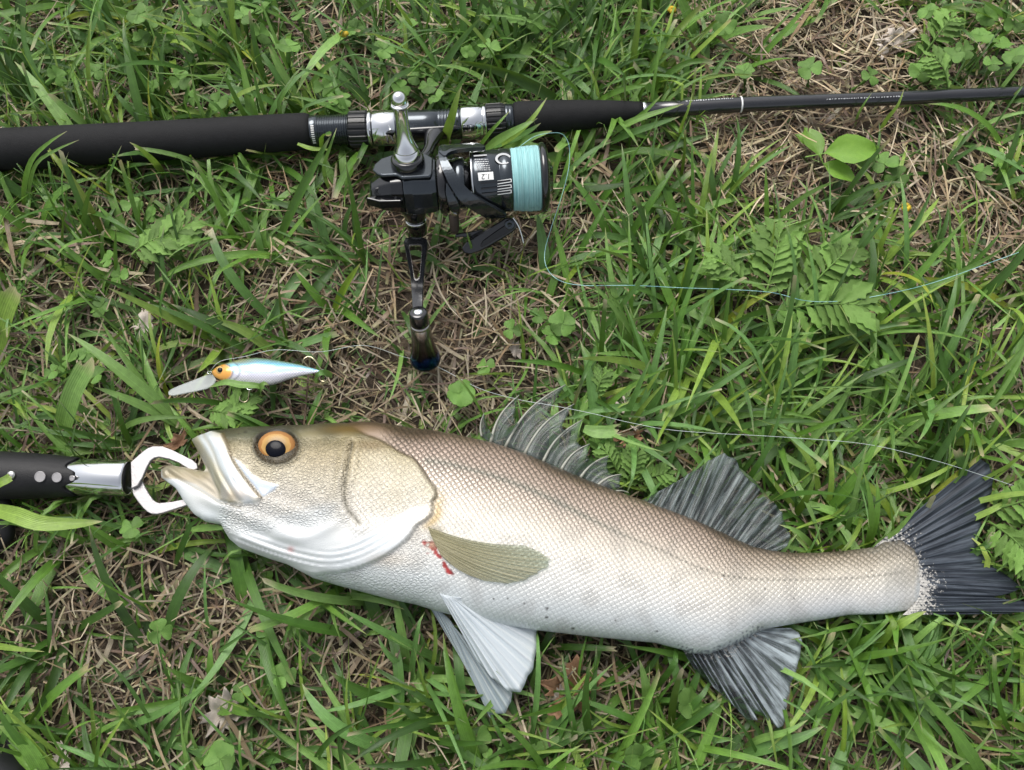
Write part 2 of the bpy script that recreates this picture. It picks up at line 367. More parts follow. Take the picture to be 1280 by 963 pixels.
dp = pdist(PXv, spline(PRE, 40))[0]; dz -= 0.0016*np.exp(-(dp/3.2)**2); dz += 0.0009*np.exp(-((dp-7)/5.0)**2)*sstep(700, 660, y)
dcheek = pdist(PXv, [(433, 640), (420, 655), (400, 667), (375, 674), (345, 672)])[0]; dz += 0.0011*np.exp(-(dcheek/7.0)**2)
sm = sdf(PXv, MAXI); dz += 0.0030*sstep(-1.0, 1.8, sm)*(0.7+0.3*sstep(0, 12, sm)); dmx = pdist(PXv, spline(MAXI[1:8], 30))[0]
mgr = pdist(PXv, spline([(256, 544), (268, 566), (277, 590), (292, 616), (303, 630)], 30))[0]; dz -= 0.0009*np.exp(-(mgr/3.0)**2)*(sm > 2); dz += 0.00035*np.sin(mgr*0.9)*(sm > 2)*vnoise(PXv, .08, 71)
ss = sdf(PXv, SUPRA); dz += 0.0014*sstep(-1.0, 2.0, ss)
eye_d = np.hypot((x-346.5)/27.0, (y-558.5)/22.5); dz -= 0.0030*sstep(1.05, 0.75, eye_d); dz += 0.0012*np.exp(-((eye_d-1.08)/0.13)**2)*sstep(0.0, .06, vf)
dl = pdist(PXv, [(210, 592), (228, 602), (250, 614), (272, 628), (300, 634)])[0]; dz -= 0.0011*np.exp(-(dl/2.2)**2); slj = sdf(PXv, LJAW)
dz += 0.0011*vnoise(PXv, 0.05, 9)*sstep(540, 500, x)*0.35
dz += 0.00045*np.sin((y-0.75*x)*0.55+1.5*vnoise(PXv, .06, 81))*sstep(0, 8, slj)
wound = [(531, 676), (536, 688), (545, 690), (551, 684), (551, 678), (547, 690), (556, 709), (563, 718)]
V[:NTOP, 2] += dz*sstep(0.0, 0.00035, fish_half(co2[:, 0], co2[:, 1]))
def ramp(v, stops):
    v = np.asarray(v); xs = [s[0] for s in stops]; cs = np.array([srgb(*s[1]) for s in stops])
    return np.stack([np.interp(v, xs, cs[:, k]) for k in range(3)], -1)
def lay(col, m, c): m = np.clip(m, 0, 1)[:, None]; return col*(1-m)+np.asarray(c)*m
nz1 = vnoise(PXv, 0.045, 1); nz2 = vnoise(PXv, 0.16, 2)
vb = np.clip(vf+0.02*nz1, 0, 1)
body = ramp(vb, [(0, (84, 72, 58)), (.02, (128, 110, 94)), (.055, (182, 161, 145)), (.18, (208, 190, 175)), (.27, (217, 203, 188)), (.36, (221, 212, 198)), (.5, (226, 221, 210)), (.68, (228, 227, 222)), (.85, (222, 228, 229)), (1, (206, 216, 216))])
tailw = sstep(820, 1050, x)[:, None]
body = body*(1-tailw)+ramp(vb, [(0, (106, 96, 80)), (.10, (176, 162, 142)), (.3, (205, 196, 180)), (.55, (206, 202, 192)), (.8, (212, 213, 212)), (1, (196, 204, 210))])*tailw
head = 1.06*ramp(vb+0.03*vnoise(PXv, .09, 61), [(0, (66, 64, 48)), (.05, (90, 88, 66)), (.11, (158, 148, 114)), (.18, (202, 190, 158)), (.34, (222, 213, 190)), (.52, (234, 229, 218)), (.72, (234, 236, 234)), (1, (222, 230, 232))])
hm = sstep(-2, 2, so_)
col = body*(1-hm[:, None])+head*hm[:, None]
col = lay(col, np.exp(-(((x-435)/38)**2+((y-538)/7)**2))*0.75, srgb(120, 94, 42))
col = lay(col, np.exp(-(((x-465)/30)**2+((y-558)/8)**2))*0.7*hm, srgb(120, 96, 54))
col = lay(col, np.exp(-(((x-500)/40)**2+((y-548)/8)**2))*0.35, srgb(110, 96, 72))
col = lay(col, np.exp(-(((x-372)/35)**2+((y-552)/15)**2))*0.6*hm, srgb(112, 110, 88))
col = lay(col, np.exp(-(((x-312)/26)**2+((y-548)/9)**2))*0.7, srgb(96, 100, 84))
col = lay(col, np.exp(-(((x-405)/34)**2+((y-575)/20)**2))*0.45*hm, srgb(180, 160, 118))
col = lay(col, sstep(0, 7, sg), srgb(226, 233, 236)*(1+0.05*nz2[:, None]))
col = lay(col, sstep(650, 665, y+0.25*(x-300))*sstep(440, 400, x)*hm*0.85, srgb(226, 231, 232))
edge_o = np.exp(-(np.minimum(np.abs(so_+1.0), 50)/1.7)**2)*(y < 626)*(y > 545); col = lay(col, edge_o*0.75, srgb(96, 84, 56))
gold = np.exp(-((so_+7)/6.0)**2)*sstep(600, 640, y)*sstep(672, 650, y)*sstep(520, 535, x); col = lay(col, gold*0.8, srgb(190, 160, 92))
col = lay(col, np.exp(-(dp/1.6)**2)*0.8, srgb(92, 90, 74))
smk = sstep(-1, 1.5, sm); mx = ramp((x-243-0.62*(y-551))/42.0, [(0, (140, 138, 116)), (.16, (168, 164, 142)), (.3, (196, 204, 206)), (.55, (212, 219, 222)), (.8, (225, 222, 210)), (1, (205, 190, 160))]); col = col*(1-smk[:, None])+mx*smk[:, None]
col = lay(col, np.exp(-(((x-300)/18)**2+((y-618)/9)**2))*0.5*smk, srgb(226, 206, 186))
col = lay(col, np.exp(-(mgr/2.2)**2)*0.5*smk, srgb(160, 150, 120)); col = lay(col, smk*0.25*np.clip(vnoise(PXv*np.array([1.4, .6]), .2, 72), 0, 1), srgb(150, 160, 172)); col = lay(col, np.exp(-(dmx/1.8)**2)*0.9, srgb(100, 84, 50))
col = lay(col, sstep(-0.5, 1.5, ss), srgb(205, 216, 228))
ljk = sstep(-1, 3, slj); lj = ramp((y-580)/34.0+0.1*nz2, [(0, (120, 114, 88)), (.2, (158, 150, 122)), (.5, (180, 168, 142)), (1, (206, 198, 180))]); col = col*(1-ljk[:, None])+lj*ljk[:, None]
col = lay(col, np.exp(-(np.hypot(x-206, y-588)/9)**2)*0.6, srgb(96, 92, 70))
col = lay(col, np.exp(-(dl/1.2)**2)*0.55, srgb(150, 140, 112))
col = lay(col, np.exp(-((eye_d-1.02)/0.12)**2)*0.9, srgb(70, 68, 52))
col = lay(col, (eye_d < 1)*0.9, srgb(50, 45, 35))
dll, all_, _ = pdist(PXv, spline(LATL, 120)); ll = np.exp(-(dll/1.25)**2)*(0.55+0.45*np.sin(all_*0.9)); col = lay(col, ll*0.85, srgb(92, 92, 82)); col = lay(col, 0.8*sstep(3.2, 1.6, np.hypot(x-307, (y-541)*1.5)), srgb(48, 44, 34)); col = lay(col, 0.7*sstep(2.4, 1.2, np.hypot(x-299, (y-543)*1.5)), srgb(56, 52, 40))
col = lay(col, np.exp(-(dll/6.0)**2)*0.40*sstep(860, 700, x)*(x > 530), srgb(140, 150, 138))
dw = pdist(PXv+1.6*np.stack([nz2, vnoise(PXv, .22, 8)], -1), [(545, 689), (550, 697), (556, 708), (564, 719)])[0]; wg = 1-np.hypot((x-540)/14.0, (y-683)/10.0)+0.55*vnoise(PXv, .5, 12); wd = np.maximum(sstep(0.42, 0.62, wg), sstep(2.8, 1.2, dw+1.0*vnoise(PXv, .45, 14))); col = lay(col, wd*0.95, srgb(160, 24, 20)*(1+0.45*vnoise(PXv, .5, 13)[:, None])); 
col = lay(col, np.exp(-(np.hypot((x-541)/6, (y-681)/5))**2)*0.7, srgb(190, 170, 140))
col = lay(col, np.exp(-(np.hypot((x-546)/9, (y-664)/8))**2)*0.7, srgb(128, 116, 76))
col = lay(col, np.exp(-(np.hypot((x-364)/4.5, (y-687)/4)+0.3*nz2)**2)*0.6, srgb(206, 118, 112))
col = lay(col, np.exp(-(np.hypot((x-486)/30, (y-700)/9))**2)*0.35, srgb(190, 165, 130))
col = lay(col, np.exp(-(np.hypot((x-1115)/26, (y-682)/10))**2)*0.5, srgb(104, 98, 86))
for (sx, sy, sr) in ((905, 720, 2.6), (684, 761, 2.6), (683, 772, 3.0), (716, 786, 2.6), (821, 789, 2.2), (636, 671, 1.8), (956, 737, 1.8), (992, 749, 1.7), (1090, 714, 2.0), (309, 654, 1.4), (617, 749, 1.6), (634, 748, 1.6), (655, 755, 1.4), (770, 775, 1.8), (1034, 748, 1.5), (648, 565, 1.5)):
    col = lay(col, 0.9*sstep(sr, sr*0.5, np.hypot(x-sx, (y-sy)*1.3)), srgb(40, 34, 28))
dend = pdist(PXv, [(1094, 684), (1103, 678), (1126, 675), (1144, 688), (1151, 711), (1160, 736), (1154, 752), (1142, 762)])[0]
dend2 = pdist(PXv, [(853, 812), (870, 818), (887, 817.5), (922, 804), (950, 788)])[0]
jag_ = vnoise(PXv*np.array([1, 1.6]), .75, 41)+0.6*vnoise(PXv, 1.3, 42)
col = lay(col, sstep(0.0, 0.5, jag_+0.2-dend/7.0), srgb(58, 62, 70)); col = lay(col, 0.55*np.exp(-dend/16.0)*(0.6+0.6*jag_), srgb(150, 146, 136))
col = lay(col, sstep(0.0, 0.5, jag_+0.5-dend2/5.0), srgb(92, 98, 108)); col = lay(col, np.exp(-dend2/14.0)*0.5*np.clip(jag_, 0, 1), srgb(150, 156, 166))
col = lay(col, 0.22*sstep(.15, .9, vnoise(PXv, .11, 51))*(1-hm)*sstep(.1, .2, vf), srgb(150, 146, 140))
col = lay(col, 0.75*np.exp(-dend/12.0)*(dend > 3), srgb(168, 162, 150))
col = col*np.array([0.82, 0.815, 0.81])*(1+0.07*(1-vf))[:, None]
net = (1-hm)*ramp(vb, [(0, (200,)*3), (.05, (255,)*3), (.20, (245,)*3), (.30, (200,)*3), (.42, (160,)*3), (.75, (140,)*3), (1, (110,)*3)])[:, 0]*sstep(470, 500, x)*(1-wd)
net = net*np.interp(x, [540, 900, 1050], [1, 1, 0.85])+0.42*hm*sstep(436, 446, x)*(1-sstep(-2, 4, sg))*sstep(.10, .2, vf)*sstep(690, 650, y)
wr = np.where(hm > 0.5, 1, 0)*sstep(0.06, 0.12, vf)*(1-sstep(-2, 5, sg))*(1-smk)*(1-sstep(-2, 2, ss))*(1-ljk)*sstep(268, 290, x)*sstep(672, 640, y+0.10*(x-360))*np.where(x > 440, 0.45, 0.9)
wr = np.maximum(wr, 0.30*(1-hm)*sstep(560, 530, x)*sstep(640, 670, y))
MID = spline([(100, 600), (300, 612), (440, 628), (550, 648), (650, 672), (750, 700), (850, 727), (920, 740), (1000, 736), (1080, 728), (1170, 718), (1300, 700)], 150)
dm, am, sdm = pdist(PXv, MID)
NV = len(V); full = lambda a: np.asarray(a)[src]
fish = empty('fish', at(600, 660, 0.0).tolist(), 'silver sea fish lying on its side in the grass, mouth held open', 'fish')
def fish_mat():
    t = NT('fish_skin'); col = t.attr('col', 'Color'); su = t.attr('su', 'Vector'); net = t.attr('net'); wr = t.attr('wr')
    sep = t.n('SeparateXYZ'); t.set(sep.inputs[0], su); u, w, _ = sep.outputs
    nzw = t.noise(su, 0.045, 2.0); u = t.math('MULTIPLY_ADD', t.math('SUBTRACT', nzw, 0.5), 5.0, u)
    jit = t.noise(su, 0.35, 2.0); u = t.math('MULTIPLY_ADD', t.math('SUBTRACT', jit, 0.5), 3.0, u)
    w = t.math('MULTIPLY_ADD', t.math('SUBTRACT', t.noise(su, 0.5, 2.0), 0.5), 2.2, w)
    a = t.math('FRACT', t.math('MULTIPLY', t.math('ADD', u, t.math('MULTIPLY', w, 1.12)), 1/8.2)); b = t.math('FRACT', t.math('MULTIPLY', t.math('SUBTRACT', u, t.math('MULTIPLY', w, 1.12)), 1/8.2))
    e = t.math('MINIMUM', a, t.math('SUBTRACT', 1.0, b))                    # 0 on the free edge of each scale
    edge = t.math('SUBTRACT', 1.0, t.ramp(e, 0.02, 0.24))
    patch = t.noise(su, 0.05, 3.0)
    k = t.math('MULTIPLY', t.math('MULTIPLY', edge, net), t.math('MULTIPLY_ADD', patch, 0.9, 0.4), clamp=True)
    c = t.mix(t.math('MULTIPLY', k, 0.95), col, t.mix(0.86, col, (0.035, 0.030, 0.026)))
    st_ = t.n('VectorMath', operation='MULTIPLY'); t.set(st_.inputs[0], su); st_.inputs[1].default_value = (0.8, 1.25, 1)
    vo = t.n('TexVoronoi', feature='DISTANCE_TO_EDGE'); t.set(vo.inputs['Vector'], st_.outputs[0]); vo.inputs['Scale'].default_value = 0.24
    vh = t.ramp(vo.outputs['Distance'], 0.0, 0.30)
    fine = t.noise(su, 0.9, 3.0)
    c = t.mix(t.math('MULTIPLY', t.math('MULTIPLY', t.math('SUBTRACT', 1.0, vh), wr), 0.34), c, t.mix(0.7, c, (0.16, 0.125, 0.07)))
    hv = t.n('HueSaturation'); t.set(hv.inputs['Color'], c); t.set(hv.inputs['Value'], t.math('MULTIPLY_ADD', fine, 0.16, 0.92))
    hgt = t.math('ADD', t.math('MULTIPLY', t.ramp(e, 0.0, 0.5), t.math('MULTIPLY', net, 1.0)), t.math('MULTIPLY', t.math('ADD', vh, t.math('MULTIPLY', fine, 0.7)), t.math('MULTIPLY', wr, 0.62)))
    hgt = t.math('MULTIPLY_ADD', fine, 0.12, hgt)
    nrm = t.bump(hgt, 0.95, 0.0014)
    sh = t.bsdf(hv.outputs[0], t.math('MULTIPLY_ADD', patch, 0.2, 0.24), 0.18, nrm, Specular_IOR_Level=0.6, Coat_Weight=0.18, Coat_Roughness=0.2, Subsurface_Weight=0.0)
    return t.shade(sh)
M['fish'] = fish_mat()
fb = mk('body', V, F, M['fish'], fish, True, {'col': np.c_[full(col), np.ones(NV)], 'net': full(net), 'wr': full(wr), 'su': full(np.stack([am, dm*sdm, 0*dm], -1))})
ZT = V[:NTOP, 2]
def top_z(px, py):
    """height of the fish's upper side where a pixel meets it"""
    out = []
    for a_, b_ in zip(np.atleast_1d(px), np.atleast_1d(py)):
        i = np.argmin((PXv[:, 0]-a_)**2+(PXv[:, 1]-b_)**2); out.append(V[i, 2])
    return np.array(out)
# --- eye
ez = float(top_z(346.5, 560)[0]); ec = at(346.5, 559.0, ez+0.0012)
def dome(cpx, rx, ry, z0, hgt, rings=10, segs=40):
    c = at(cpx[0], cpx[1], z0); V = [c+np.array([0, 0, hgt])]; F = []
    sx = at(cpx[0]+rx, cpx[1], z0)-c; sy = at(cpx[0], cpx[1]+ry, z0)-c; T = [0.0]
    for k in range(1, rings+1):
        a = k/rings*PI/2
        for i in range(segs):
            th = 2*PI*i/segs; V.append(c+sx*math.cos(th)*math.sin(a)+sy*math.sin(th)*math.sin(a)+np.array([0, 0, hgt*math.cos(a)])); T.append(k/rings)
    for i in range(segs): F.append((0, 1+(i+1) % segs, 1+i))
    for k in range(rings-1):
        for i in range(segs): j = (i+1) % segs; F.append((1+k*segs+i, 1+k*segs+j, 1+(k+1)*segs+j, 1+(k+1)*segs+i))
    return np.array(V), F, np.array(T)
def eye_mat():
    t = NT('fish_iris'); f = t.attr('tt'); nz = t.noise(t.pos(), 400.0, 3.0); f = t.math('MULTIPLY_ADD', t.math('SUBTRACT', nz, 0.5), 0.16, f)
    cr = t.n('ValToRGB'); t.set(cr.inputs[0], f); e = cr.color_ramp.elements
    e[0].position = 0.0; e[0].color = (0.004, 0.004, 0.006, 1); e[1].position = 1.0; e[1].color = (0.10, 0.07, 0.04, 1)
    for p, c in ((0.40, (0.40, 0.24, 0.07)), (0.52, (0.46, 0.27, 0.09)), (0.57, (0.33, 0.155, 0.045)), (0.76, (0.30, 0.145, 0.05)), (0.90, (0.15, 0.09, 0.045))):
        q = e.new(p); q.color = (*c, 1)
    return t.shade(t.bsdf(cr.outputs[0], 0.22, 0.0, Specular_IOR_Level=0.25))
M['eye'] = eye_mat()
M['pupil'] = plain('fish_pupil', (0.003, 0.004, 0.008), 0.12, Specular_IOR_Level=0.12)
dv, df, dt = dome((346.5, 558.5), 24.5, 20.0, ez-0.0012, 0.0034); eye = mk('eye', dv, df, M['eye'], fish, True, {'tt': dt}); eye['label'] = 'round amber eye with a black pupil'
dv, df, dt = dome((344.8, 561.0), 13.2, 11.6, ez+0.0012, 0.0017); mk('pupil', dv, df, M['pupil'], eye)
# --- fins
def fin_mat(name, dark, light, clear, rays, streak=0.5, rough=0.35, rayw=0.5, grad=0.0, fine=1.0, scal=0.0):
    t = NT(name); tr = t.attr('tr', 'Vector'); sep = t.n('SeparateXYZ'); t.set(sep.inputs[0], tr); u, r, _ = sep.outputs
    mp = t.n('CombineXYZ'); t.set(mp.inputs[0], t.math('MULTIPLY', u, rays*0.9)); t.set(mp.inputs[1], t.math('MULTIPLY', r, 1.6))
    nz = t.noise(mp.outputs[0], 1.0, 4.0, 0.6)
    mp2 = t.n('CombineXYZ'); t.set(mp2.inputs[0], t.math('MULTIPLY', u, rays*6.0)); t.set(mp2.inputs[1], t.math('MULTIPLY', r, 1.8)); fz = t.noise(mp2.outputs[0], 1.0, 2.0)
    s = t.math('MULTIPLY_ADD', t.math('COSINE', t.math('MULTIPLY', u, rays*2*PI)), 0.5, 0.5); s = t.math('POWER', s, 2.5)
    f = t.math('ADD', t.math('MULTIPLY', s, rayw), t.math('ADD', t.math('MULTIPLY', t.math('SUBTRACT', nz, 0.45), streak*2.0), t.math('MULTIPLY', t.math('SUBTRACT', fz, 0.5), fine)), clamp=True)
    if grad: f = t.math('MULTIPLY_ADD', t.math('SUBTRACT', u, 0.45), grad, f, clamp=True)
    c = t.mix(f, dark, light)
    if scal:                                    # small scales running out onto the fin
        sp_ = t.noise(t.pos(), 620.0, 3.0, 0.7); c = t.mix(t.ramp(t.math('SUBTRACT', t.math('MULTIPLY_ADD', t.math('SUBTRACT', sp_, 0.5), 1.1, scal), r), 0.0, 0.10), c, t.mix(sp_, (0.22, 0.21, 0.19), (0.62, 0.60, 0.56)))
    nrm = t.bump(t.math('MULTIPLY_ADD', fz, 0.5, s), 0.4, 0.0007)
    a = t.bsdf(c, t.math('MULTIPLY_ADD', nz, 0.2, rough-0.1), 0.0, nrm, Specular_IOR_Level=0.5)
    if clear <= 0: return t.shade(a)
    tb = t.n('BsdfTransparent'); tb.inputs[0].default_value = (0.86, 0.90, 0.88, 1); m = t.n('MixShader')
    t.set(m.inputs[0], t.math('MULTIPLY', t.math('MULTIPLY', t.math('SUBTRACT', 1.15, f), clear), t.math('MULTIPLY_ADD', r, 0.55, 0.70), clamp=True)); t.t.links.new(a, m.inputs[1]); t.t.links.new(tb.outputs[0], m.inputs[2])
    return t.shade(m.outputs[0])
FINS = []
def fan(name, base, edge, zb, ze, mat, rays, parent, nt=180, nr=22, ripple=0.0006, jag=0.02, thick=0.0005, wave=0.0015, seed=0, curve=None):
    """a fin: base line to free edge, ridged along its rays"""
    B = resample(base, nt); E = resample(edge, nt); u = np.linspace(0, 1, nt); r = np.linspace(0, 1, nr); rg = np.random.default_rng(seed)
    jg = 1-jag*np.abs(np.interp(u*rays*2, np.arange(rays*2+2), rg.uniform(-1, 1, rays*2+2)))
    E = B+(E-B)*jg[:, None]
    P = B[:, None, :]*(1-r)[None, :, None]+E[:, None, :]*r[None, :, None]
    if curve is not None:
        nrm_ = np.stack([-(E-B)[:, 1], (E-B)[:, 0]], -1); P = P+nrm_[:, None, :]*(curve*np.sin(r*PI))[None, :, None]
    zb_ = zb(P[:, 0]) if callable(zb) else np.full(nt, zb); ze_ = ze(P[:, -1]) if callable(ze) else np.full(nt, ze)
    z = zb_[:, None]*(1-r)+ze_[:, None]*r
    z = z+(ripple*np.cos(u*rays*2*PI))[:, None]*sstep(0, .3, r)+wave*(np.sin(u*7+seed)[:, None]*r**1.5)
    X = at(P[..., 0], P[..., 1], z).reshape(-1, 3)
    i = np.arange(nt-1)[:, None]*nr+np.arange(nr-1)[None, :]; i = i.ravel()
    Fq = np.stack([i, i+1, i+nr+1, i+nr], -1); 
    tr = np.stack([np.repeat(u, nr), np.tile(r, nt), np.zeros(nt*nr)], -1)
    o = mk(name, X, Fq, mat, parent, True, {'tr': tr}, solid=thick); FINS.append((np.vstack([B, E[::-1]]), float(np.mean(z))))
    return o
M['fin_tail'] = fin_mat('tail_fin', (0.012, 0.016, 0.024), (0.125, 0.150, 0.185), 0.0, 33, 0.95, 0.40, 0.20, scal=0.17)
M['fin_dark'] = fin_mat('soft_dorsal_fin', (0.026, 0.032, 0.035), (0.27, 0.32, 0.32), 0.52, 27, 0.95, 0.42, 0.28)
M['fin_anal'] = fin_mat('anal_fin', (0.018, 0.020, 0.026), (0.40, 0.46, 0.49), 0.55, 17, 1.2, 0.38, 0.42, 0.75, scal=0.06)
M['fin_olive'] = fin_mat('pectoral_fin', (0.33, 0.285, 0.14), (0.68, 0.65, 0.50), 0.62, 27, 0.45, 0.5, 0.28, 0.35)
M['fin_white'] = fin_mat('pelvic_fin', (0.54, 0.60, 0.64), (0.84, 0.86, 0.86), 0.04, 15, 0.4, 0.45, 0.35, fine=0.7)
M['fin_greyw'] = fin_mat('far_pelvic_fin', (0.28, 0.34, 0.38), (0.66, 0.70, 0.68), 0.20, 13, 0.5, 0.45, 0.35, fine=0.8)
M['membrane'] = fin_mat('spiny_fin_membrane', (0.050, 0.062, 0.060), (0.27, 0.32, 0.31), 0.62, 3, 0.7, 0.25, 0.12, fine=0.2)
M['spine'] = plain('fin_spine', (0.27, 0.275, 0.23), 0.35, var=0.45)
fan('tail_fin', [(1092, 684), (1112, 690), (1134, 704), (1146, 722), (1148, 742), (1140, 758), (1128, 769)],
    [(1226, 572), (1236, 580), (1243, 597), (1240, 613), (1233, 638), (1225, 662), (1221, 683), (1229, 694), (1240, 708), (1258, 719), (1279, 735), (1262, 742), (1240, 747), (1262, 750), (1290, 753), (1288, 764), (1262, 767)], lambda p: zmf(p[:, 0])+0.001, 0.022, M['fin_tail'], 17, fish, nt=260, jag=0.016, ripple=0.0005, wave=0.002, seed=3)
fan('second_dorsal_fin', [(800, 626), (827, 638), (855, 648), (883, 661), (911, 674), (939, 687), (966, 691)],
    [(806, 625), (855, 596), (892, 571), (905, 566), (919, 573), (932, 592), (951, 612), (946, 623), (960, 620), (977, 639), (982, 655), (989, 671), (985, 682), (978, 686)], lambda p: zmf(p[:, 0])-0.001, 0.033, M['fin_dark'], 13, fish, nt=220, jag=0.04, ripple=0.00035, seed=5)
fan('anal_fin', [(852, 811), (864, 814), (887, 813), (908, 805), (926, 796), (953, 786)],
    [(868, 836), (902, 869), (935, 901), (947, 901), (943, 890), (951, 890), (962, 903), (974, 913), (981, 910), (983, 886), (988, 861), (996, 841), (1004, 802), (999, 791), (988, 785)], lambda p: zmf(p[:, 0])-0.0015, 0.026, M['fin_anal'], 9, fish, nt=220, jag=0.03, ripple=0.0004, seed=6)
fan('pelvic_fin', [(536, 757), (548, 762), (560, 772), (572, 790)], [(590, 846), (613, 898), (622, 896), (631, 893), (640, 879), (642, 866), (640, 850)], 0.030, 0.022, M['fin_greyw'], 7, fish, nt=120, jag=0.04, seed=7)['label'] = 'greyish pelvic fin on the far side'
fan('pelvic_fin', [(550, 742), (557, 744), (565, 746), (575, 747)], [(597, 826), (616, 849), (635, 864), (651, 866), (665, 842), (673, 810), (672, 790), (673, 770), (669, 757)], lambda p: top_z(p[:, 0], p[:, 1])+0.0006, 0.031, M['fin_white'], 8, fish, nt=160, jag=0.03, ripple=0.0007, wave=0.0008, seed=8)['label'] = 'white fan shaped pelvic fin'
fan('pectoral_fin', [(535, 659), (538, 668), (542, 677), (547, 686), (551, 694)], [(656, 682), (676, 690), (689, 699), (685, 709), (670, 719), (655, 726), (634, 730), (608, 727), (588, 720)], lambda p: top_z(p[:, 0], p[:, 1])+0.0014, lambda p: top_z(p[:, 0], p[:, 1])+0.0016, M['fin_olive'], 15, fish, nt=180, jag=0.02, ripple=0.00018, wave=0.0, curve=0.05, seed=9, thick=0.0003)['label'] = 'olive pectoral fin folded flat against the flank'
SP = [((602, 546), (605, 517)), ((613, 554), (649, 494)), ((631, 560), (707, 481)), ((655, 569), (718, 505)), ((678, 579), (728, 525)), ((701, 588), (737, 555)), ((725, 598), (761, 570)), ((746, 608), (777, 593)), ((766, 615), (786, 616))]
def spath(b, t, n=14, bend=0.10):
    b = np.array(b, float); t = np.array(t, float); d = t-b; nn = np.array([d[1], -d[0]]); s = np.linspace(0, 1, n)
    return b+d*s[:, None]+nn*(bend*np.sin(s*PI))[:, None]
mv = []; mf = []; mt = []; kk = 0
for i in range(len(SP)-1):
    p0 = spath(*SP[i]); p1 = spath(*SP[i+1]); L0 = np.linalg.norm(np.subtract(*SP[i])); L1 = np.linalg.norm(np.subtract(*SP[i+1]))
    top1 = min(0.92, 0.62*L0/L1) if i else 0.25
    q1 = resample(p1[:max(3, int(14*top1))], 14); nu = 9
    for j in range(14):
        for k in range(nu):
            s = k/(nu-1); p = p0[j]*(1-s)+q1[j]*s
            p = p+(j/13)*(np.array(SP[i][0])-np.array(SP[i][1]))*0.16*math.sin(s*PI)          # scalloped free edge
            mv.append(at(p[0], p[1], float(zmf(p[0]))-0.001+0.0012*math.sin(s*PI)*(1 if i % 2 else -0.6)+0.002*j/13)); mt.append((i+s, j/13, 0))
            if j < 13 and k < nu-1: a = kk+j*nu+k; mf.append((a, a+1, a+nu+1, a+nu))
    kk += 14*nu
fd = mk('first_dorsal_fin', mv, mf, M['membrane'], fish, True, {'tr': np.array(mt)}, solid=0.0004)
for b, t in SP:
    p = spath(b, t); r = np.linspace(0.0011, 0.00025, 14)*(0.7 if b[0] in (602, 766) else 1); v, f = tube(at(p[:, 0], p[:, 1], zmf(p[:, 0])-0.0008+0.002*np.linspace(0, 1, 14)), r, 8); mk('spine', v, f, M['spine'], fd)
FINS.append((np.array([s[0] for s in SP]+[s[1] for s in SP[::-1]]), 0.033))
# ------------------------------------------------------------------ fishing rod
RODC = [(-160, 196.5), (0, 187), (200, 176), (390, 164), (513, 159), (640, 149.5), (800, 139), (925, 131), (1100, 124), (1280, 116), (1480, 108)]
ROD_Z = 0.026
RP = spline([tuple(at(a, b, ROD_Z)) for a, b in RODC], 400); rpx = proj(RP)
def rod_pt(px): return np.stack([np.interp(px, rpx[:, 0], RP[:, k]) for k in range(3)], -1)
def px2m(px): p = rod_pt(np.float64(px)); return ((p-cam_pos)@fwd)/FPX
rod = empty('fishing_rod', rod_pt(np.float64(640))*np.array([1, 1, 0]), 'black fishing rod with foam grips lying across the grass', 'fishing rod')
def rodpart(name, st, mat, segs=36, rmod=None, parent=None, smooth=True, bevel=0):
    """st: (pixel x, half width in pixels) stations along the rod"""
    pts = np.array([rod_pt(np.float64(s[0])) for s in st]); rad = [s[1]*px2m(s[0])*0.985 for s in st]
    V = []; th = np.arange(segs)*2*PI/segs; T = rod_pt(np.float64(st[-1][0]+2))-rod_pt(np.float64(st[0][0]-2)); d, u, v = frame_of(T); F = []
    for k in range(len(st)):
        rr = rad[k]*np.ones(segs) if rmod is None else rad[k]*rmod(k, th)
        V.append(pts[k]+np.cos(th)[:, None]*u*rr[:, None]+np.sin(th)[:, None]*v*rr[:, None])
    for k in range(len(st)-1):
        for i in range(segs): j = (i+1) % segs; F.append((k*segs+i, k*segs+j, (k+1)*segs+j, (k+1)*segs+i))
    F.append(tuple(range(segs-1, -1, -1))); F.append(tuple((len(st)-1)*segs+i for i in range(segs)))
    return mk(name, np.concatenate(V), F, mat, parent or rod, smooth, bevel=bevel)
rodpart('rear_grip', [(-150, 27.5)]+[(q, 26-0.0085*q) for q in range(-140, 380, 20)]+[(382, 22.6), (387, 21.6), (390, 19)], M['foam'])
rodpart('trim_ring', [(388, 18.5), (389, 19.2), (398, 19.2), (399, 18.5)], M['dark_grey'])
rodpart('seat_thread', [(398+q*0.5, 18.3+0.7*math.sin(q*1.05)) for q in range(84)], M['dark_grey'])
kn = lambda n, a: (lambda k, th: 1-a*(np.cos(th*n) > 0.2))
loc = rodpart('locking_nut', [(437, 20.5), (439, 22.6), (459, 22.6), (461, 21.5)], M['satin_black'], 160, kn(20, 0.05), smooth=False)
rodpart('nut_ring', [(461, 21), (462, 22.2), (465.5, 22.2), (466, 21)], M['chrome'])
rodpart('rear_hood', [(467, 20.5), (468, 22.0), (494, 21.8), (496, 20.5)], M['chrome'])
rodpart('reel_seat', [(495, 20), (497, 21), (506, 20.6), (530, 19.6), (548, 19.6)]+[(548+q, 19.6-0.9*(q % 4 < 2)) for q in range(1, 24)]+[(573, 19.6), (577, 20)], M['dark_grey'])
rodpart('front_hood', [(576, 20), (578, 21.5), (602, 21.2), (603, 20.2)], M['chrome'])
rodpart('hood_ring', [(603, 20), (604, 21.3), (607, 21.3), (608, 20)], M['chrome'])
rodpart('knurled_ring', [(608, 20.4), (609, 21.6), (626, 21.4), (631, 20)], M['satin_black'], 160, kn(22, 0.045), smooth=False)
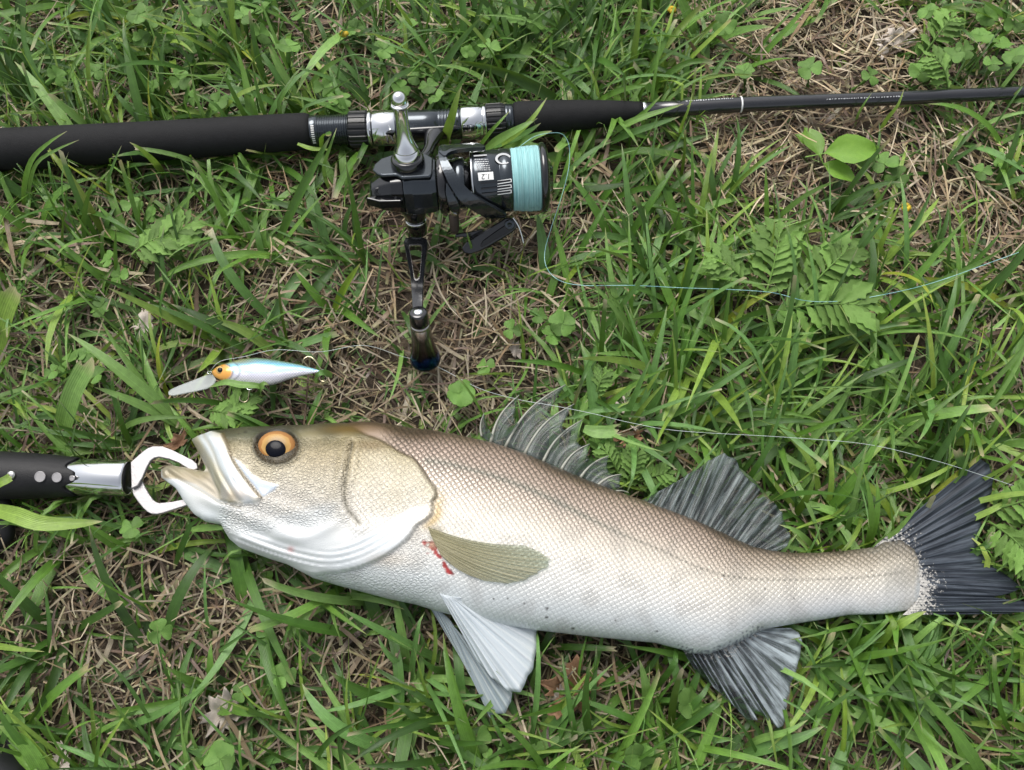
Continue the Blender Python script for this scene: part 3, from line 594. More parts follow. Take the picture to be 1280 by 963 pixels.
rodpart('trim_ring', [(631, 19), (632, 19.8), (635, 19.8), (636, 19), (637, 19.2), (642, 19.2)], M['dark_grey'])
rodpart('fore_grip', [(641, 17), (643, 20), (648, 21.4), (690, 20.4), (720, 18.6), (750, 16.5), (775, 14.2), (795, 12.2), (803, 11.4)], M['foam'])
rodpart('winding_check', [(802, 11), (803, 11.9), (806, 11.9), (807, 10.5)], M['chrome'])
blank = rodpart('blank', [(805, 10.3), (850, 9.9), (924, 9.6), (1000, 9.1), (1100, 8.7), (1280, 8.0), (1470, 7.2)], M['blank'])
rodpart('white_band', [(924.5, 9.6), (924.6, 10.0), (926.4, 10.0), (926.5, 9.6)], M['white'])
def on_rod(px, off, hw):
    """a point on the rod's upper skin seen at pixel x, off = fraction of the half width towards the far side"""
    p = rod_pt(np.float64(px)); r = hw*px2m(px); T = rod_pt(np.float64(px+3))-p; T /= np.linalg.norm(T); vw = cam_pos-p; vw -= T*(vw@T); vw /= np.linalg.norm(vw); sdv = np.cross(vw, T)
    if sdv[1] < 0: sdv = -sdv
    a = math.asin(max(-1, min(1, off))); return p+r*(math.sin(a)*sdv+math.cos(a)*vw)
def rod_marks(name, x0, x1, off, hw, h, seed, gap=1.1):
    r = random.Random(seed); mv = []; mf = []; q = x0
    while q < x1:
        w = r.uniform(1.0, 2.6); hh = h*r.uniform(0.6, 1.0)
        a = [on_rod(q, off-hh, hw), on_rod(q+w, off-hh*r.uniform(.4, 1), hw), on_rod(q+w, off+hh*r.uniform(.4, 1), hw), on_rod(q, off+hh*r.uniform(.2, 1), hw)]
        k = len(mv); mv += a; mf.append((k, k+1, k+2, k+3)); q += w+gap*r.uniform(0.6, 1.6)
    return mk(name, mv, mf, M['print'], rod, False)
rod_marks('printed_mark', 856, 915, 0.82, 9.95, 0.10, 2)
rod_marks('printed_mark', 1030, 1126, 0.25, 9.1, 0.10, 4, 1.4)
mv = []; mf = []
for k in range(9):
    o_ = 0.35-0.13*k; a = [on_rod(392, o_, 19.5), on_rod(396, o_, 19.5), on_rod(396, o_-0.07, 19.5), on_rod(392.5, o_-0.08, 19.5)]; n0 = len(mv); mv += a; mf.append((n0, n0+1, n0+2, n0+3))
mk('printed_mark', mv, mf, M['white'], rod, False)
# ------------------------------------------------------------------ spinning reel
TH = math.radians(24)
xa = rod_pt(np.float64(690))-rod_pt(np.float64(430)); xa /= np.linalg.norm(xa)
za = np.array([0, math.sin(TH), math.cos(TH)]); za -= xa*(za@xa); za /= np.linalg.norm(za); ya = np.cross(za, xa)
RC = on_plane(np.float64(514), np.float64(233), rod_pt(np.float64(514)), za)        # the reel's centre lies in the rod's plane
MM = 0.001
def L(x_, y_, z_): return RC+MM*(x_*xa+y_*ya+z_*za)
def LV(A): A = np.asarray(A, float); return RC+MM*(A[..., :1]*xa+A[..., 1:2]*ya+A[..., 2:3]*za)
def cyl(px, py, r):
    """where the pixel's ray meets the cylinder of radius r (mm) round the spool axis; grazing rays take the nearest point"""
    out = []
    for a_, b_ in zip(np.atleast_1d(px), np.atleast_1d(py)):
        d = ray(np.float64(a_), np.float64(b_)); o2 = cam_pos-RC; dp_ = d-xa*(d@xa); op = o2-xa*(o2@xa)
        A = dp_@dp_; B = 2*dp_@op; Cc = op@op-(r*MM)**2; D = B*B-4*A*Cc
        t = (-B-math.sqrt(D))/(2*A) if D > 0 else -B/(2*A); p = cam_pos+d*t
        if D <= 0: q = p-RC; ax = xa*(q@xa); rd = q-ax; p = RC+ax+rd/np.linalg.norm(rd)*r*MM
        out.append(p)
    return np.array(out)
def cyl_plate(name, poly, r0, r1, mat, parent, dens=0, bevel=0.0004, smooth=False):
    """a curved plate cut to a pixel outline, between radii r0 < r1 about the spool axis"""
    P = np.array(poly, float)
    if dens: P = resample(np.vstack([P, P[:1]]), dens)[:-1]
    A = cyl(P[:, 0], P[:, 1], r1); q = A-RC; ax = (q@xa)[:, None]*xa; B = RC+ax+(q-ax)*(r0/r1); n = len(P)
    c2, F2, _ = fill_outline(P, 4.0); A = cyl(c2[:, 0], c2[:, 1], r1); q = A-RC; ax = (q@xa)[:, None]*xa; B = RC+ax+(q-ax)*(r0/r1); m = len(c2)
    from collections import Counter
    F2 = [f if (np.cross(c2[f[1]]-c2[f[0]], c2[f[2]]-c2[f[0]]) < 0) else f[::-1] for f in F2]
    E = Counter(); dirn = {}
    for f in F2:
        for i in range(3): a, b = f[i], f[(i+1) % 3]; E[frozenset((a, b))] += 1; dirn[frozenset((a, b))] = (a, b)
    Fs = list(F2)+[tuple(m+i for i in f[::-1]) for f in F2]
    for e, c in E.items():
        if c == 1: a, b = dirn[e]; Fs.append((b, a, m+a, m+b))
    return mk(name, np.vstack([A, B]), Fs, mat, parent, smooth, bevel=bevel)
reel = empty('fishing_reel', RC*np.array([1, 1, 0]), 'glossy black spinning reel filled with turquoise line, mounted on the rod', 'fishing reel')
# body: faceted loft along x
def loft(secs, n=12, sup=0.8, rot=PI/12):
    V = []; F = []; th = np.arange(n)*2*PI/n+rot
    for (x_, cy, cz, ry, rz) in secs:
        c, s = np.cos(th), np.sin(th)
        V.append(LV(np.stack([np.full(n, x_), cy+ry*np.sign(c)*np.abs(c)**sup, cz+rz*np.sign(s)*np.abs(s)**sup], -1)))
    for k in range(len(secs)-1):
        for i in range(n): j = (i+1) % n; F.append((k*n+i, (k+1)*n+i, (k+1)*n+j, k*n+j))
    F.append(tuple(range(n))); F.append(tuple((len(secs)-1)*n+i for i in range(n-1, -1, -1)))
    return np.concatenate(V), F
v, f = loft([(-4.0, 0, 0, 17.0, 16.5), (2, 0, 0, 17.8, 17.5), (14, 0, 0, 17.6, 16.5), (17.5, 0, 0, 16.4, 15.5)]); mk('body', v, f, M['dark_grey'], reel, False, bevel=0.0007)
v, f = loft([(-27, -2, -2, 5, 5.5), (-25.5, -2, -1.5, 8, 8.5), (-20, -1, -1, 12.0, 12.2), (-12, 0, 0, 15.4, 14.8), (-4.2, 0, 0, 16.6, 16.0)]); rc_ = mk('rear_cover', v, f, M['gloss_black'], reel, False, bevel=0.0008)
# side plate on the upper side with the seam of the photo
sp = [(-23, -3), (-20, -7.5), (-17, -9.8), (-8, -10.0), (-6.5, -11), (-4, -14), (14, -14), (15.5, -12), (16, 6), (12, 11), (4, 14), (-10, 13), (-18, 9), (-22, 3)]
v, f = prism(LV([(a, b, 14.2) for a, b in sp]), za*MM*2.6); mk('side_plate', v, f, M['dark_grey'], reel, False, bevel=0.0019, bseg=4)
for (sx, sy, sz) in ((-7.5, -15.3, 2.0), (-20.5, -11.0, 5.0)):
    n_ = -ya*0.85+za*0.5; v, f = lathe([(-2, 2.7*MM), (0.6*MM, 2.7*MM), (0.9*MM, 2.3*MM), (0.9*MM, 1.5*MM), (0.2*MM, 1.4*MM)], L(sx, sy, sz), n_, 20); mk('screw', v, f, M['satin_black'], rc_, False)
v, f = prism(LV([(-29, -13, 2.5), (-20, -17, 2.0), (-6, -18, 2.0), (-6, -15, 2.0), (-20, -10, 2.0)]), za*MM*-6); mk('rear_fin', v, f, M['gloss_black'], reel, False, bevel=0.0006)
# reel stand: the silver pillar screwed into the handle hole
v, f = lathe([(13*MM, 10.9*MM), (18.5*MM, 11.1*MM), (21.5*MM, 10.6*MM), (22.5*MM, 9.6*MM), (22.6*MM, 8.0*MM)], RC, za, 48); mk('stand_collar', v, f, M['gloss_black'], reel, True, bevel=0.0004)
prof = [(22.0, 8.7), (22.6, 8.9), (27.2, 7.9), (27.5, 7.3), (27.8, 7.3), (28.0, 7.9), (28.6, 7.7), (31, 6.5), (34, 5.5), (38, 4.7), (43, 4.15), (50, 4.0), (56, 4.1), (57.5, 4.4), (58.2, 5.7), (59.2, 5.75), (59.4, 5.0)]
v, f = lathe([(a*MM, b*MM) for a, b in prof], RC, za, 48); ps = mk('stand_pillar', v, f, M['chrome'], reel)
ball = [(59.3, 4.6), (60.4, 4.75), (60.6, 5.0)]+[(64.0-4.9*math.cos(a), 4.9*math.sin(a)) for a in np.linspace(2.2, PI-0.03, 14)] if False else [(59.3, 4.7), (60.8, 4.9)]+[(62.4+4.9*math.sin(a), 4.9*math.cos(a)) for a in np.linspace(0, PI/2-0.02, 12)]
v, f = lathe([(a*MM, b*MM) for a, b in ball], RC, za, 40); mk('ball_cap', v, f, M['chrome'], ps)
# stem and foot
rodl = (rod_pt(np.float64(530))-RC)/MM; yr = float(rodl@ya); zr = float(rodl@za)
stem = spline([(2, 14, 0), (4, 24, 1.0), (10, 34, 1.0), (15, yr-16, 1), (16, yr-9, 0.5)], 22); V = []; F = []; n = 10; th = np.arange(n)*2*PI/n
wx = np.interp(np.linspace(0, 1, 22), [0, .2, .6, 1], [9, 4.8, 4.0, 8.0]); wz = np.interp(np.linspace(0, 1, 22), [0, .2, .7, 1], [7.5, 4.2, 3.6, 4.5])
for k in range(22): V.append(LV(np.stack([stem[k, 0]+wx[k]*np.cos(th), np.full(n, stem[k, 1]), stem[k, 2]+wz[k]*np.sin(th)], -1)))
for k in range(21):
    for i in range(n): j = (i+1) % n; F.append((k*n+i, k*n+j, (k+1)*n+j, (k+1)*n+i))
F.append(tuple(range(n))); F.append(tuple(21*n+i for i in range(n-1, -1, -1)))
mk('stem', np.concatenate(V), F, M['gloss_black'], reel)
v, f = loft([(-16, yr-9.0, 0, 1.5, 4), (-6, yr-9.4, 0, 2.4, 5.2), (12, yr-10, 0, 2.8, 5.6), (28, yr-9.6, 0, 2.4, 5.2), (40, yr-9.0, 0, 1.5, 4)], 12, 0.9); mk('foot', v, f, M['gloss_black'], reel, True)
# rotor and its arms
v, f = lathe([(17.8*MM, 15*MM), (18.2*MM, 18.8*MM), (21*MM, 19.6*MM), (24*MM, 19.0*MM), (26*MM, 16*MM), (34*MM, 14.8*MM), (38*MM, 13*MM), (40*MM, 9*MM)], RC, xa, 56); rotor = mk('rotor', v, f, M['gloss_black'], reel, True, bevel=0.0003)
v, f = lathe([(28*MM, 15.2*MM), (28.4*MM, 16.6*MM), (35*MM, 16.8*MM), (36*MM, 15*MM)], RC, xa, 56); mk('rotor_collar', v, f, M['dark_grey'], rotor)
cyl_plate('rotor_arm', [(551, 178), (548, 184), (547.5, 194), (552.5, 211), (561, 230), (571, 246), (581, 257.5), (600, 269), (620, 280), (629, 276), (634, 270), (610, 256), (592.5, 244), (578.5, 230), (569, 216), (561, 203), (556, 193), (557, 185)], 21.6, 24.4, M['dark_grey'], rotor, 60, 0.0009)
cyl_plate('rotor_arm', [(548, 189), (549, 183), (555, 179), (567, 177.5), (590, 177.5), (602, 179.5), (608, 184), (590, 184.5), (571, 187), (561, 190), (556, 196)], 22.4, 25.0, M['dark_grey'], rotor, 40, 0.0007)
cyl_plate('rotor_web', [(556, 196), (561, 201), (566, 212), (572, 224), (578, 233), (584, 241), (588, 246), (575, 243), (565, 230), (556, 210)], 19.8, 21.8, M['gloss_black'], rotor, 40, 0.0005)
cyl_plate('rotor_skirt', [(558, 228), (562, 234), (566, 242), (572, 252), (575.5, 260), (572, 267), (566, 266), (560, 257), (557, 242)], 22.5, 24.6, M['dark_grey'], rotor, 36, 0.0008)
cyl_plate('chrome_edge', [(563, 263), (567, 267.5), (573, 268.5), (573, 271), (566, 270.5), (561, 266)], 22.4, 24.2, M['chrome'], rotor, 20, 0.0002)
p0 = cyl(np.float64(567), np.float64(270), 22.0)[0]; v, f = lathe([(-1*MM, 3.0*MM), (0, 3.3*MM), (10*MM, 3.1*MM), (11.5*MM, 2.2*MM)], p0, -za*0.9-ya*0.25, 18); mk('brake_pad', v, f, M['brown'], rotor)
# bail: pivot, lever, wire
pz = 0.046
pv = cyl(np.float64(637), np.float64(276), 24.0)[0]
def flat(poly, p0, n_): P = np.array(poly, float); return on_plane(P[:, 0], P[:, 1], p0, n_)
nb = (cam_pos-pv); nb /= np.linalg.norm(nb); nb = 0.9*nb+0.42*np.array([0.15, -0.8, -0.1]); nb /= np.linalg.norm(nb)
lev = flat(resample([(626, 277), (632, 273), (640, 273), (646, 278), (647, 285), (640, 292), (627, 300), (612, 309), (600, 315), (588, 319), (579, 317), (577, 311), (583, 303), (596, 295), (612, 285.5), (626, 277)], 50)[:-1], pv, nb)
v, f = prism(lev, -nb*7*MM); bail = mk('bail_lever', v, f, M['gloss_black'], reel, False, bevel=0.0011, bseg=3)
lev2 = flat(resample([(618, 291), (630, 283), (640, 281), (641, 286), (633, 292), (618, 300), (606, 307), (600, 309), (603, 302), (618, 291)], 30)[:-1], pv+nb*0.3*MM, nb)
v, f = prism(lev2, nb*0.9*MM); mk('lever_inset', v, f, M['satin_black'], bail, False, bevel=0.0003)
bar = flat([(569, 293), (585, 291.5), (603, 287), (606, 292), (590, 297), (569, 297)], pv-nb*4*MM, nb); v, f = prism(bar, -nb*3*MM); mk('lever_bar', v, f, M['gloss_black'], bail, False, bevel=0.0006)
pd_ = on_plane(np.float64(637), np.float64(281), pv, nb); v, f = lathe([(-4*MM, 3.6*MM), (0.8*MM, 3.6*MM), (1.3*MM, 3.0*MM), (1.4*MM, 1.4*MM), (0.8*MM, 1.2*MM)], pd_, nb, 24); mk('pivot_screw', v, f, M['dark_grey'], bail)
wp = [tuple(on_plane(np.float64(a), np.float64(b), pv, nb)) for a, b in ((641, 272), (648, 283), (652.5, 296), (654.5, 306))]
wp += [tuple(at(654, 312, 0.020)), tuple(at(648, 318, 0.012))]; v, f = tube(spline(wp, 30), 0.00055, 8); mk('bail_wire', v, f, M['chrome'], bail)
# spool
def xs(px, r=20.0): p = cyl(np.float64(px), np.float64(233-0.045*(px-514)), r)[0]; return float((p-RC)@xa)/MM
x_sk0, x_sk1, x_ln1, x_fl = xs(590), xs(641), xs(677), xs(688)
v, f = lathe([(a*MM, b*MM) for a, b in ((x_sk0+3, 14), (x_sk0, 18.6), (x_sk0+0.6, 19.4), (x_sk0+3, 19.8), (x_sk1-8.5, 20.2), (x_sk1-8.2, 19.9), (x_sk1-7.6, 19.9), (x_sk1-7.3, 20.3), (x_sk1-0.4, 20.6), (x_sk1, 20.0), (x_sk1+0.2, 17.5))], RC, xa, 72); spool = mk('spool', v, f, M['dark_grey'], reel)
v, f = lathe([(a*MM, b*MM) for a, b in ((x_sk0-0.6, 18.7), (x_sk0-0.5, 19.6), (x_sk0+0.5, 20.0), (x_sk0+0.9, 19.6))], RC, xa, 72); mk('skirt_ring', v, f, M['chrome'], spool)
nl = 34; prof = [(x_sk1+0.1, 18.0)]
for k in range(nl*4):
    s = k/(nl*4-1); prof.append((x_sk1+0.15+s*(x_ln1-x_sk1-0.3), 19.9+0.35*math.sin(s*PI)+0.9*s+0.16*math.sin(k*PI/2)*random.uniform(0.4, 1.4)))
prof.append((x_ln1-0.1, 18))
rv = np.random.default_rng(4); ph = rv.uniform(0, 6.28, 400)
v, f = lathe([(a*MM, b*MM) for a, b in prof], RC, xa, 90, lambda t, r, th: r*(1+0.0045*np.sin(3*th+ph[int(t*1e6) % 400]))); tn_ = np.repeat([a for a, b in prof], 90); an_ = np.tile(np.arange(90)*2*PI/90, len(prof)); ln = mk('wound_line', v, f, M['line'], spool, True, {'su': np.stack([tn_*4.5, np.cos(an_)*1.2+tn_*0.4, np.sin(an_)*1.2], -1)})
# single turns of braid that stand out on top of the winding
for k in range(44):
    s0 = random.uniform(0.03, 0.97); s1 = min(0.98, max(0.02, s0+random.uniform(-0.05, 0.05))); th = np.linspace(0, 2*PI, 70); ss_ = s0+(s1-s0)*th/(2*PI); a_ = x_sk1+0.3+ss_*(x_ln1-x_sk1-0.6); r_ = 20.15+0.35*np.sin(ss_*PI)+0.9*ss_
    v, f = tube(LV(np.stack([a_, r_*np.cos(th), r_*np.sin(th)], -1)), 0.00013, 5); mk('line_turn', v, f, M['line'], ln, True, {'su': np.full((len(v), 3), random.uniform(0, 50))})
v, f = lathe([(a*MM, b*MM) for a, b in ((x_ln1-0.2, 15), (x_ln1, 21.2), (x_ln1+0.7, 22.4), (x_ln1+2.0, 22.8), (x_ln1+3.6, 22.5), (x_ln1+4.8, 21.2), (x_ln1+5.6, 18), (x_ln1+6.0, 12), (x_ln1+8.5, 9), (x_ln1+9.0, 3))], RC, xa, 72); mk('front_flange', v, f, M['gloss_black'], spool)
# printing on the skirt
def decal(poly, r, mat, name, par, dens=0):
    P = resample(np.vstack([poly, poly[:1]]), max(12, dens))[:-1] if dens else np.array(poly, float)
    A = cyl(P[:, 0], P[:, 1], r); return mk(name, A, [tuple(range(len(P)))], mat, par, False)
def band(x0, y0, x1, y1, h, r, mat, name, par, n=6):
    """a thin printed strip from one pixel to another, h pixels wide"""
    a = np.array([x0, y0], float); b = np.array([x1, y1], float); d = b-a; nn = np.array([-d[1], d[0]])/np.hypot(*d)*h/2; s = np.linspace(0, 1, n)[:, None]
    P = np.vstack([a+d*s-nn, a+d*s+nn]); A = cyl(P[:, 0], P[:, 1], r); F = [(i, i+1, n+i+1, n+i) for i in range(n-1)]
    return (A, F)
lab = [(597.2, 216.2), (616.2, 214.8), (617.4, 224.6), (598.4, 226.2)]
def grid_decal(q, r, mat, name, par, n=7):
    q = np.array(q, float); s = np.linspace(0, 1, n); P = np.array([[(q[0]*(1-a)+q[1]*a)*(1-b)+(q[3]*(1-a)+q[2]*a)*b for a in s] for b in s]).reshape(-1, 2)
    A = cyl(P[:, 0], P[:, 1], r); F = [(j*n+i, j*n+i+1, (j+1)*n+i+1, (j+1)*n+i) for j in range(n-1) for i in range(n-1)]
    return mk(name, A, F, mat, par, False)
lo = grid_decal(lab, 20.75, M['label_white'], 'size_label', spool); lo['label'] = 'white label reading 1.2'
cu = bpy.data.curves.new('digits', 'FONT'); cu.body = '1.2'; cu.align_x = 'CENTER'; cu.align_y = 'CENTER'; cu.size = 1.0
to = bpy.data.objects.new('digits', cu); C.objects.link(to); bpy.context.view_layer.update()
tm = bpy.data.meshes.new_from_object(to.evaluated_get(bpy.context.evaluated_depsgraph_get())); bpy.data.objects.remove(to)
tv = np.array([v_.co[:] for v_ in tm.vertices]); tf = [tuple(p.vertices) for p in tm.polygons]
tp = np.stack([607.4-tv[:, 0]*9.6-0.10*tv[:, 1]*9, 220.5+tv[:, 1]*9.6+0.08*tv[:, 0]*9.6], -1); mk('digits', cyl(tp[:, 0], tp[:, 1], 20.85), tf, M['satin_black'], lo, False)
pr = []
for k, (yy, n0) in enumerate(((194.5, 1), (199.5, 0), (202.2, 0), (204.8, 0), (207.4, 0), (210.2, 0), (212.6, 0))):
    q = 592.0+0.24*(yy-194); e_ = q+16.5
    if n0: pr.append(band(q, yy+0.6, e_, yy-0.6, 1.7, 20.7, None, '', None)); continue
    while q < e_:
        w = random.uniform(1.0, 3.0); pr.append(band(q, yy, min(e_, q+w), yy-0.07*w, 1.1, 20.7, None, '', None, 3)); q += w+random.uniform(0.6, 1.3)
v, f = join(*pr); mk('fine_print', v, f, M['print'], spool, False)
th = np.linspace(0.25*PI, 1.95*PI, 28); A = []
ro = np.stack([629+10*np.cos(th), 198.5+7.0*np.sin(th)], -1); ri = np.stack([629.5+7.4*np.cos(th), 199.0+5.0*np.sin(th)], -1)
A = np.vstack([cyl(ro[:, 0], ro[:, 1], 20.8), cyl(ri[:, 0], ri[:, 1], 20.8)]); ok = ro[:, 0] < 639
mk('ring_mark', A, [(i, i+1, 29+i, 28+i) for i in range(27) if ro[i, 0] < 638.5 and ro[i+1, 0] < 638.5], M['print'], spool, False)
for (ya_, yb_) in ((229.8, 225.6), (236.6, 232.8), (243.2, 239.4)):
    x0 = 600.5+0.1*(ya_-229); v, f = join(band(621.5, ya_-2.1*0.75-1.6, 638.6, yb_-1.7, 0.9, 20.72, None, '', None), band(622, ya_-2.1*0.75+1.9, 638.9, yb_+1.8, 0.9, 20.72, None, '', None), band(638.7, yb_-1.9, 639.2, yb_+2.1, 1.1, 20.72, None, '', None, 3)); mk('slot_outline', v, f, M['label_white'], spool, False)
    v, f = band(x0, ya_, 637.6, yb_, 1.8, 20.78, None, '', None, 8); mk('slot', v, f, M['gloss_black'], spool, False)
# handle
v, f = lathe([(a*MM, b*MM) for a, b in ((12, 11), (18, 9.5), (22, 7.6), (26, 7.0), (26.5, 6.6), (27.5, 6.6), (28, 7.2), (29, 7.2), (38, 6.6), (39, 5.5))], RC, -za, 36); hs_ = mk('handle_shaft', v, f, M['gloss_black'], reel)
v, f = lathe([(a*MM, b*MM) for a, b in ((26.6, 6.7), (26.7, 7.3), (28.2, 7.3), (28.3, 6.7))], RC, -za, 36); mk('shaft_ring', v, f, M['chrome'], hs_)
AP = L(0, 0, -32.5)
outer = resample([(504.5, 302), (507, 297), (520, 296), (533, 297), (535, 302), (532, 325), (530, 345), (528.5, 370), (528, 388), (522, 393), (515.5, 388), (514.5, 370), (513, 345), (508, 322), (504.5, 302)], 41)[:-1]
inner = resample([(509.5, 307), (511, 305.5), (519, 305), (527, 305.2), (529, 307), (528, 322), (526, 342), (525, 349), (521, 352), (517.5, 350), (516, 342), (512.5, 323), (509.5, 307)], 41)[:-1]
inner = (inner-inner.mean(0))*np.array([.80, .90])+inner.mean(0)
v, f = ring_prism(flat(outer, AP, za), flat(inner, AP, za), -za*4.2*MM); arm = mk('handle_arm', v, f, M['gloss_black'], reel, False, bevel=0.0009, bseg=3)
i2 = (inner-inner.mean(0))*1.10+inner.mean(0); v, f = ring_prism(flat(i2, AP+za*0.15*MM, za), flat(inner, AP+za*0.15*MM, za), -za*0.7*MM); mk('arm_trim', v, f, M['steel'], arm, False)
KP = on_plane(np.float64(523), np.float64(392), AP, za)
v, f = lathe([(a*MM, b*MM) for a, b in ((-1.6, 4.2), (-1.2, 5.4), (0.2, 5.8), (5.5, 6.0), (8.5, 6.0))], KP, -za, 32); kb = mk('handle_knob', v, f, M['gloss_black'], reel, True, bevel=0.0003)
v, f = lathe([(a*MM, b*MM) for a, b in ((1.2, 3.0), (1.9, 2.9), (2.3, 2.2), (2.4, 0.4))], KP, za, 24); mk('knob_screw', v, f, M['chrome'], kb)
kp = [(8.4, 5.4), (9.0, 6.3), (10.2, 6.4), (10.6, 6.1), (11, 6.3), (20, 6.6), (28, 7.4), (34, 8.6), (38.5, 9.8), (41, 10.0), (43, 9.4), (44, 7.5)]
v, f = lathe([(a*MM, b*MM) for a, b in kp], KP, -za, 40); tt = np.repeat([(a-8.4)/35.6 for a, b in kp], 40); mk('knob_grip', v, f, M['knob'], kb, True, {'tt': tt})
# ------------------------------------------------------------------ lip gripper
GZ = 0.030
gr = empty('fish_gripper', at(90, 597, 0).tolist(), 'steel lip gripper with black rubber handle clamped on the fish jaw', 'fish gripper')
g0 = at(-120, 592, GZ); g1 = at(163, 597.5, GZ); ga = (g1-g0)/np.linalg.norm(g1-g0); gs = ((at(80, 597, GZ)-cam_pos)@fwd)/FPX
def gpart(name, st, mat, parent=None, **kw):
    v, f = lathe([(float((at(a, 597, GZ)-g0)@ga), b*gs) for a, b in st], g0, ga, 48); return mk(name, v, f, mat, parent or gr, **kw)
tubeo = gpart('tube', [(60, 20), (62, 23.2), (158, 22.8), (161.5, 22.4), (162, 21.0), (160, 20), (130, 20), (129, 3)], M['chrome'])
# rubber sleeve with a tongue: radius follows the pixel outline
def sleeve():
    segs = 120; th = np.arange(segs)*2*PI/segs; d, u, v = frame_of(ga); V = []; F = []
    st = [(-110, 31), (-60, 30.5), (0, 30), (40, 28.6), (70, 27), (84, 25.6), (92, 25.0), (100, 24.6), (103.4, 24.3), (104, 23.7), (103.5, 22.9)]
    vw = cam_pos-at(90, 597, GZ); vw -= ga*(vw@ga); vw /= np.linalg.norm(vw); sd = np.cross(vw, ga)
    for k, (a, b) in enumerate(st):
        for i in range(segs):
            n_ = u*math.cos(th[i])+v*math.sin(th[i]); c = n_@vw; s = n_@sd; ang = math.degrees(math.atan2(s, c))
            aa = abs(ang); lim = 104-13.0*sstep(12, 34, aa)+6.5*sstep(36, 70, aa)
            q = a if a <= 40 else 40+(a-40)/(104-40)*(lim-40)
            V.append(g0+ga*float((at(q, 597, GZ)-g0)@ga)+n_*b*gs)
    n = len(st)
    for k in range(n-1):
        for i in range(segs): j = (i+1) % segs; F.append((k*segs+i, k*segs+j, (k+1)*segs+j, (k+1)*segs+i))
    F.append(tuple(range(segs-1, -1, -1)))
    return np.array(V), F
v, f = sleeve(); sv = mk('handle_sleeve', v, f, M['rubber'], gr, True)
def on_grip(px, py, rpx):
    d = ray(np.float64(px), np.float64(py)); r = rpx*gs; o2 = cam_pos-g0; dp_ = d-ga*(d@ga); op = o2-ga*(o2@ga); A = dp_@dp_; B = 2*dp_@op; Cc = op@op-r*r; D = max(B*B-4*A*Cc, 0)
    p = cam_pos+d*((-B-math.sqrt(D))/(2*A)); q = p-g0; n_ = q-ga*(q@ga); return p, n_/np.linalg.norm(n_)
for (hx, hy, hr, hb) in ((50, 596, 6.6, 28.2), (71, 597, 5.9, 26.8), (90, 598, 3.3, 25.2)):
    p, n_ = on_grip(hx, hy, hb); v, f = lathe([(-0.6*MM, hr*gs), (0.25*MM, hr*gs), (0.3*MM, hr*gs*0.9), (0.1*MM, hr*gs*0.85)], p, n_, 28); mk('vent_hole', v, f, M['jaw_steel'], sv, False)
p, n_ = on_grip(14, 594, 29.6); v, f = lathe([(-1*MM, 2.6*MM), (0.6*MM, 2.6*MM), (1.2*MM, 1.8*MM), (1.3*MM, 0.5*MM)], p, n_, 20); mk('rivet', v, f, M['steel'], sv)
UJ = [(163, 578), (171, 571), (179, 564), (185, 560), (191, 558), (203, 558), (216, 563), (229, 569.5), (240, 575), (246, 580), (247, 586), (241, 588), (235, 586), (223, 578.5), (211, 574), (199, 571.5), (193, 572.5), (188, 576), (183, 585), (178, 597), (172, 607), (164, 611)]
LJ = [(176, 598), (181, 609), (186, 618), (191, 625), (195, 628), (199, 629), (214, 627.5), (231, 624), (238, 625), (238, 630), (233, 632), (205, 641), (196, 643), (189, 642.5), (184, 640), (179, 635.5), (172, 627), (166, 618), (164, 607)]
v, f = prism(at(*np.array(UJ).T, GZ+0.0045), np.array([0, 0, -0.0026])); mk('upper_jaw', v, f, M['jaw_steel'], gr, False, bevel=0.0005)
v, f = prism(at(*np.array(LJ).T, GZ+0.0015), np.array([0, 0, -0.0026])); mk('lower_jaw', v, f, M['jaw_steel'], gr, False, bevel=0.0005)
v, f = lathe([(0, 3*MM), (0.001, 10.8*MM), (0.0016, 10.9*MM)], at(156, 597.3, GZ), ga, 40); mk('jaw_slot', v, f, M['satin_black'], gr)
v, f = tube(spline([tuple(at(-50, 612, 0.026)), tuple(at(-6, 622, 0.024)), tuple(at(5, 636, 0.021)), tuple(at(7, 655, 0.018)), tuple(at(4, 674, 0.014)), tuple(at(-20, 680, 0.012))], 30), 0.0052, 14); mk('hand_strap', v, f, M['rubber'], gr)
# ------------------------------------------------------------------ lure
LP = [(264, 465), (271, 459), (280, 455.4), (291, 451.8), (302, 449.2), (321, 447.6), (335, 448.8), (349, 451), (363, 453.5), (377.5, 456.5), (390, 460), (400, 463.2), (401, 465), (390, 467.5), (377.5, 469.8), (359, 475), (350, 478.6), (340, 481.4), (326, 482.6), (312, 482), (298, 480.8), (284, 478.4), (274, 474.8), (267, 470.5)]
LZ = 0.027
lure = empty('fishing_lure', at(325, 466, 0).tolist(), 'small blue and silver minnow lure with clear lip beside the fish head', 'fishing lure')
LPa = np.array(LP); 
def lure_h(px, py): d = pdist(np.stack([px, py], -1), LPa, True)[0]; R = np.interp(px, [264, 285, 315, 345, 375, 401], [5.5, 13, 16.8, 14.5, 6.6, 1.2]); t = np.clip(d/R, 0, 1); return 0.62*R*np.sqrt(1-(1-t)**2)*0.00053
V2, F2, s2, n2, c2 = inflate(LP, 1.5, lure_h, lambda px: np.full(np.shape(px), LZ), 1.0)
q = proj(V2[:n2]); qx, qy = q[:, 0], q[:, 1]; lt = np.interp(qx, LPa[:12, 0], LPa[:12, 1]); lbp = LPa[12:][::-1]; lb = np.interp(qx, lbp[:, 0], lbp[:, 1]); lv = np.clip((qy-lt)/np.maximum(lb-lt, 1), 0, 1)
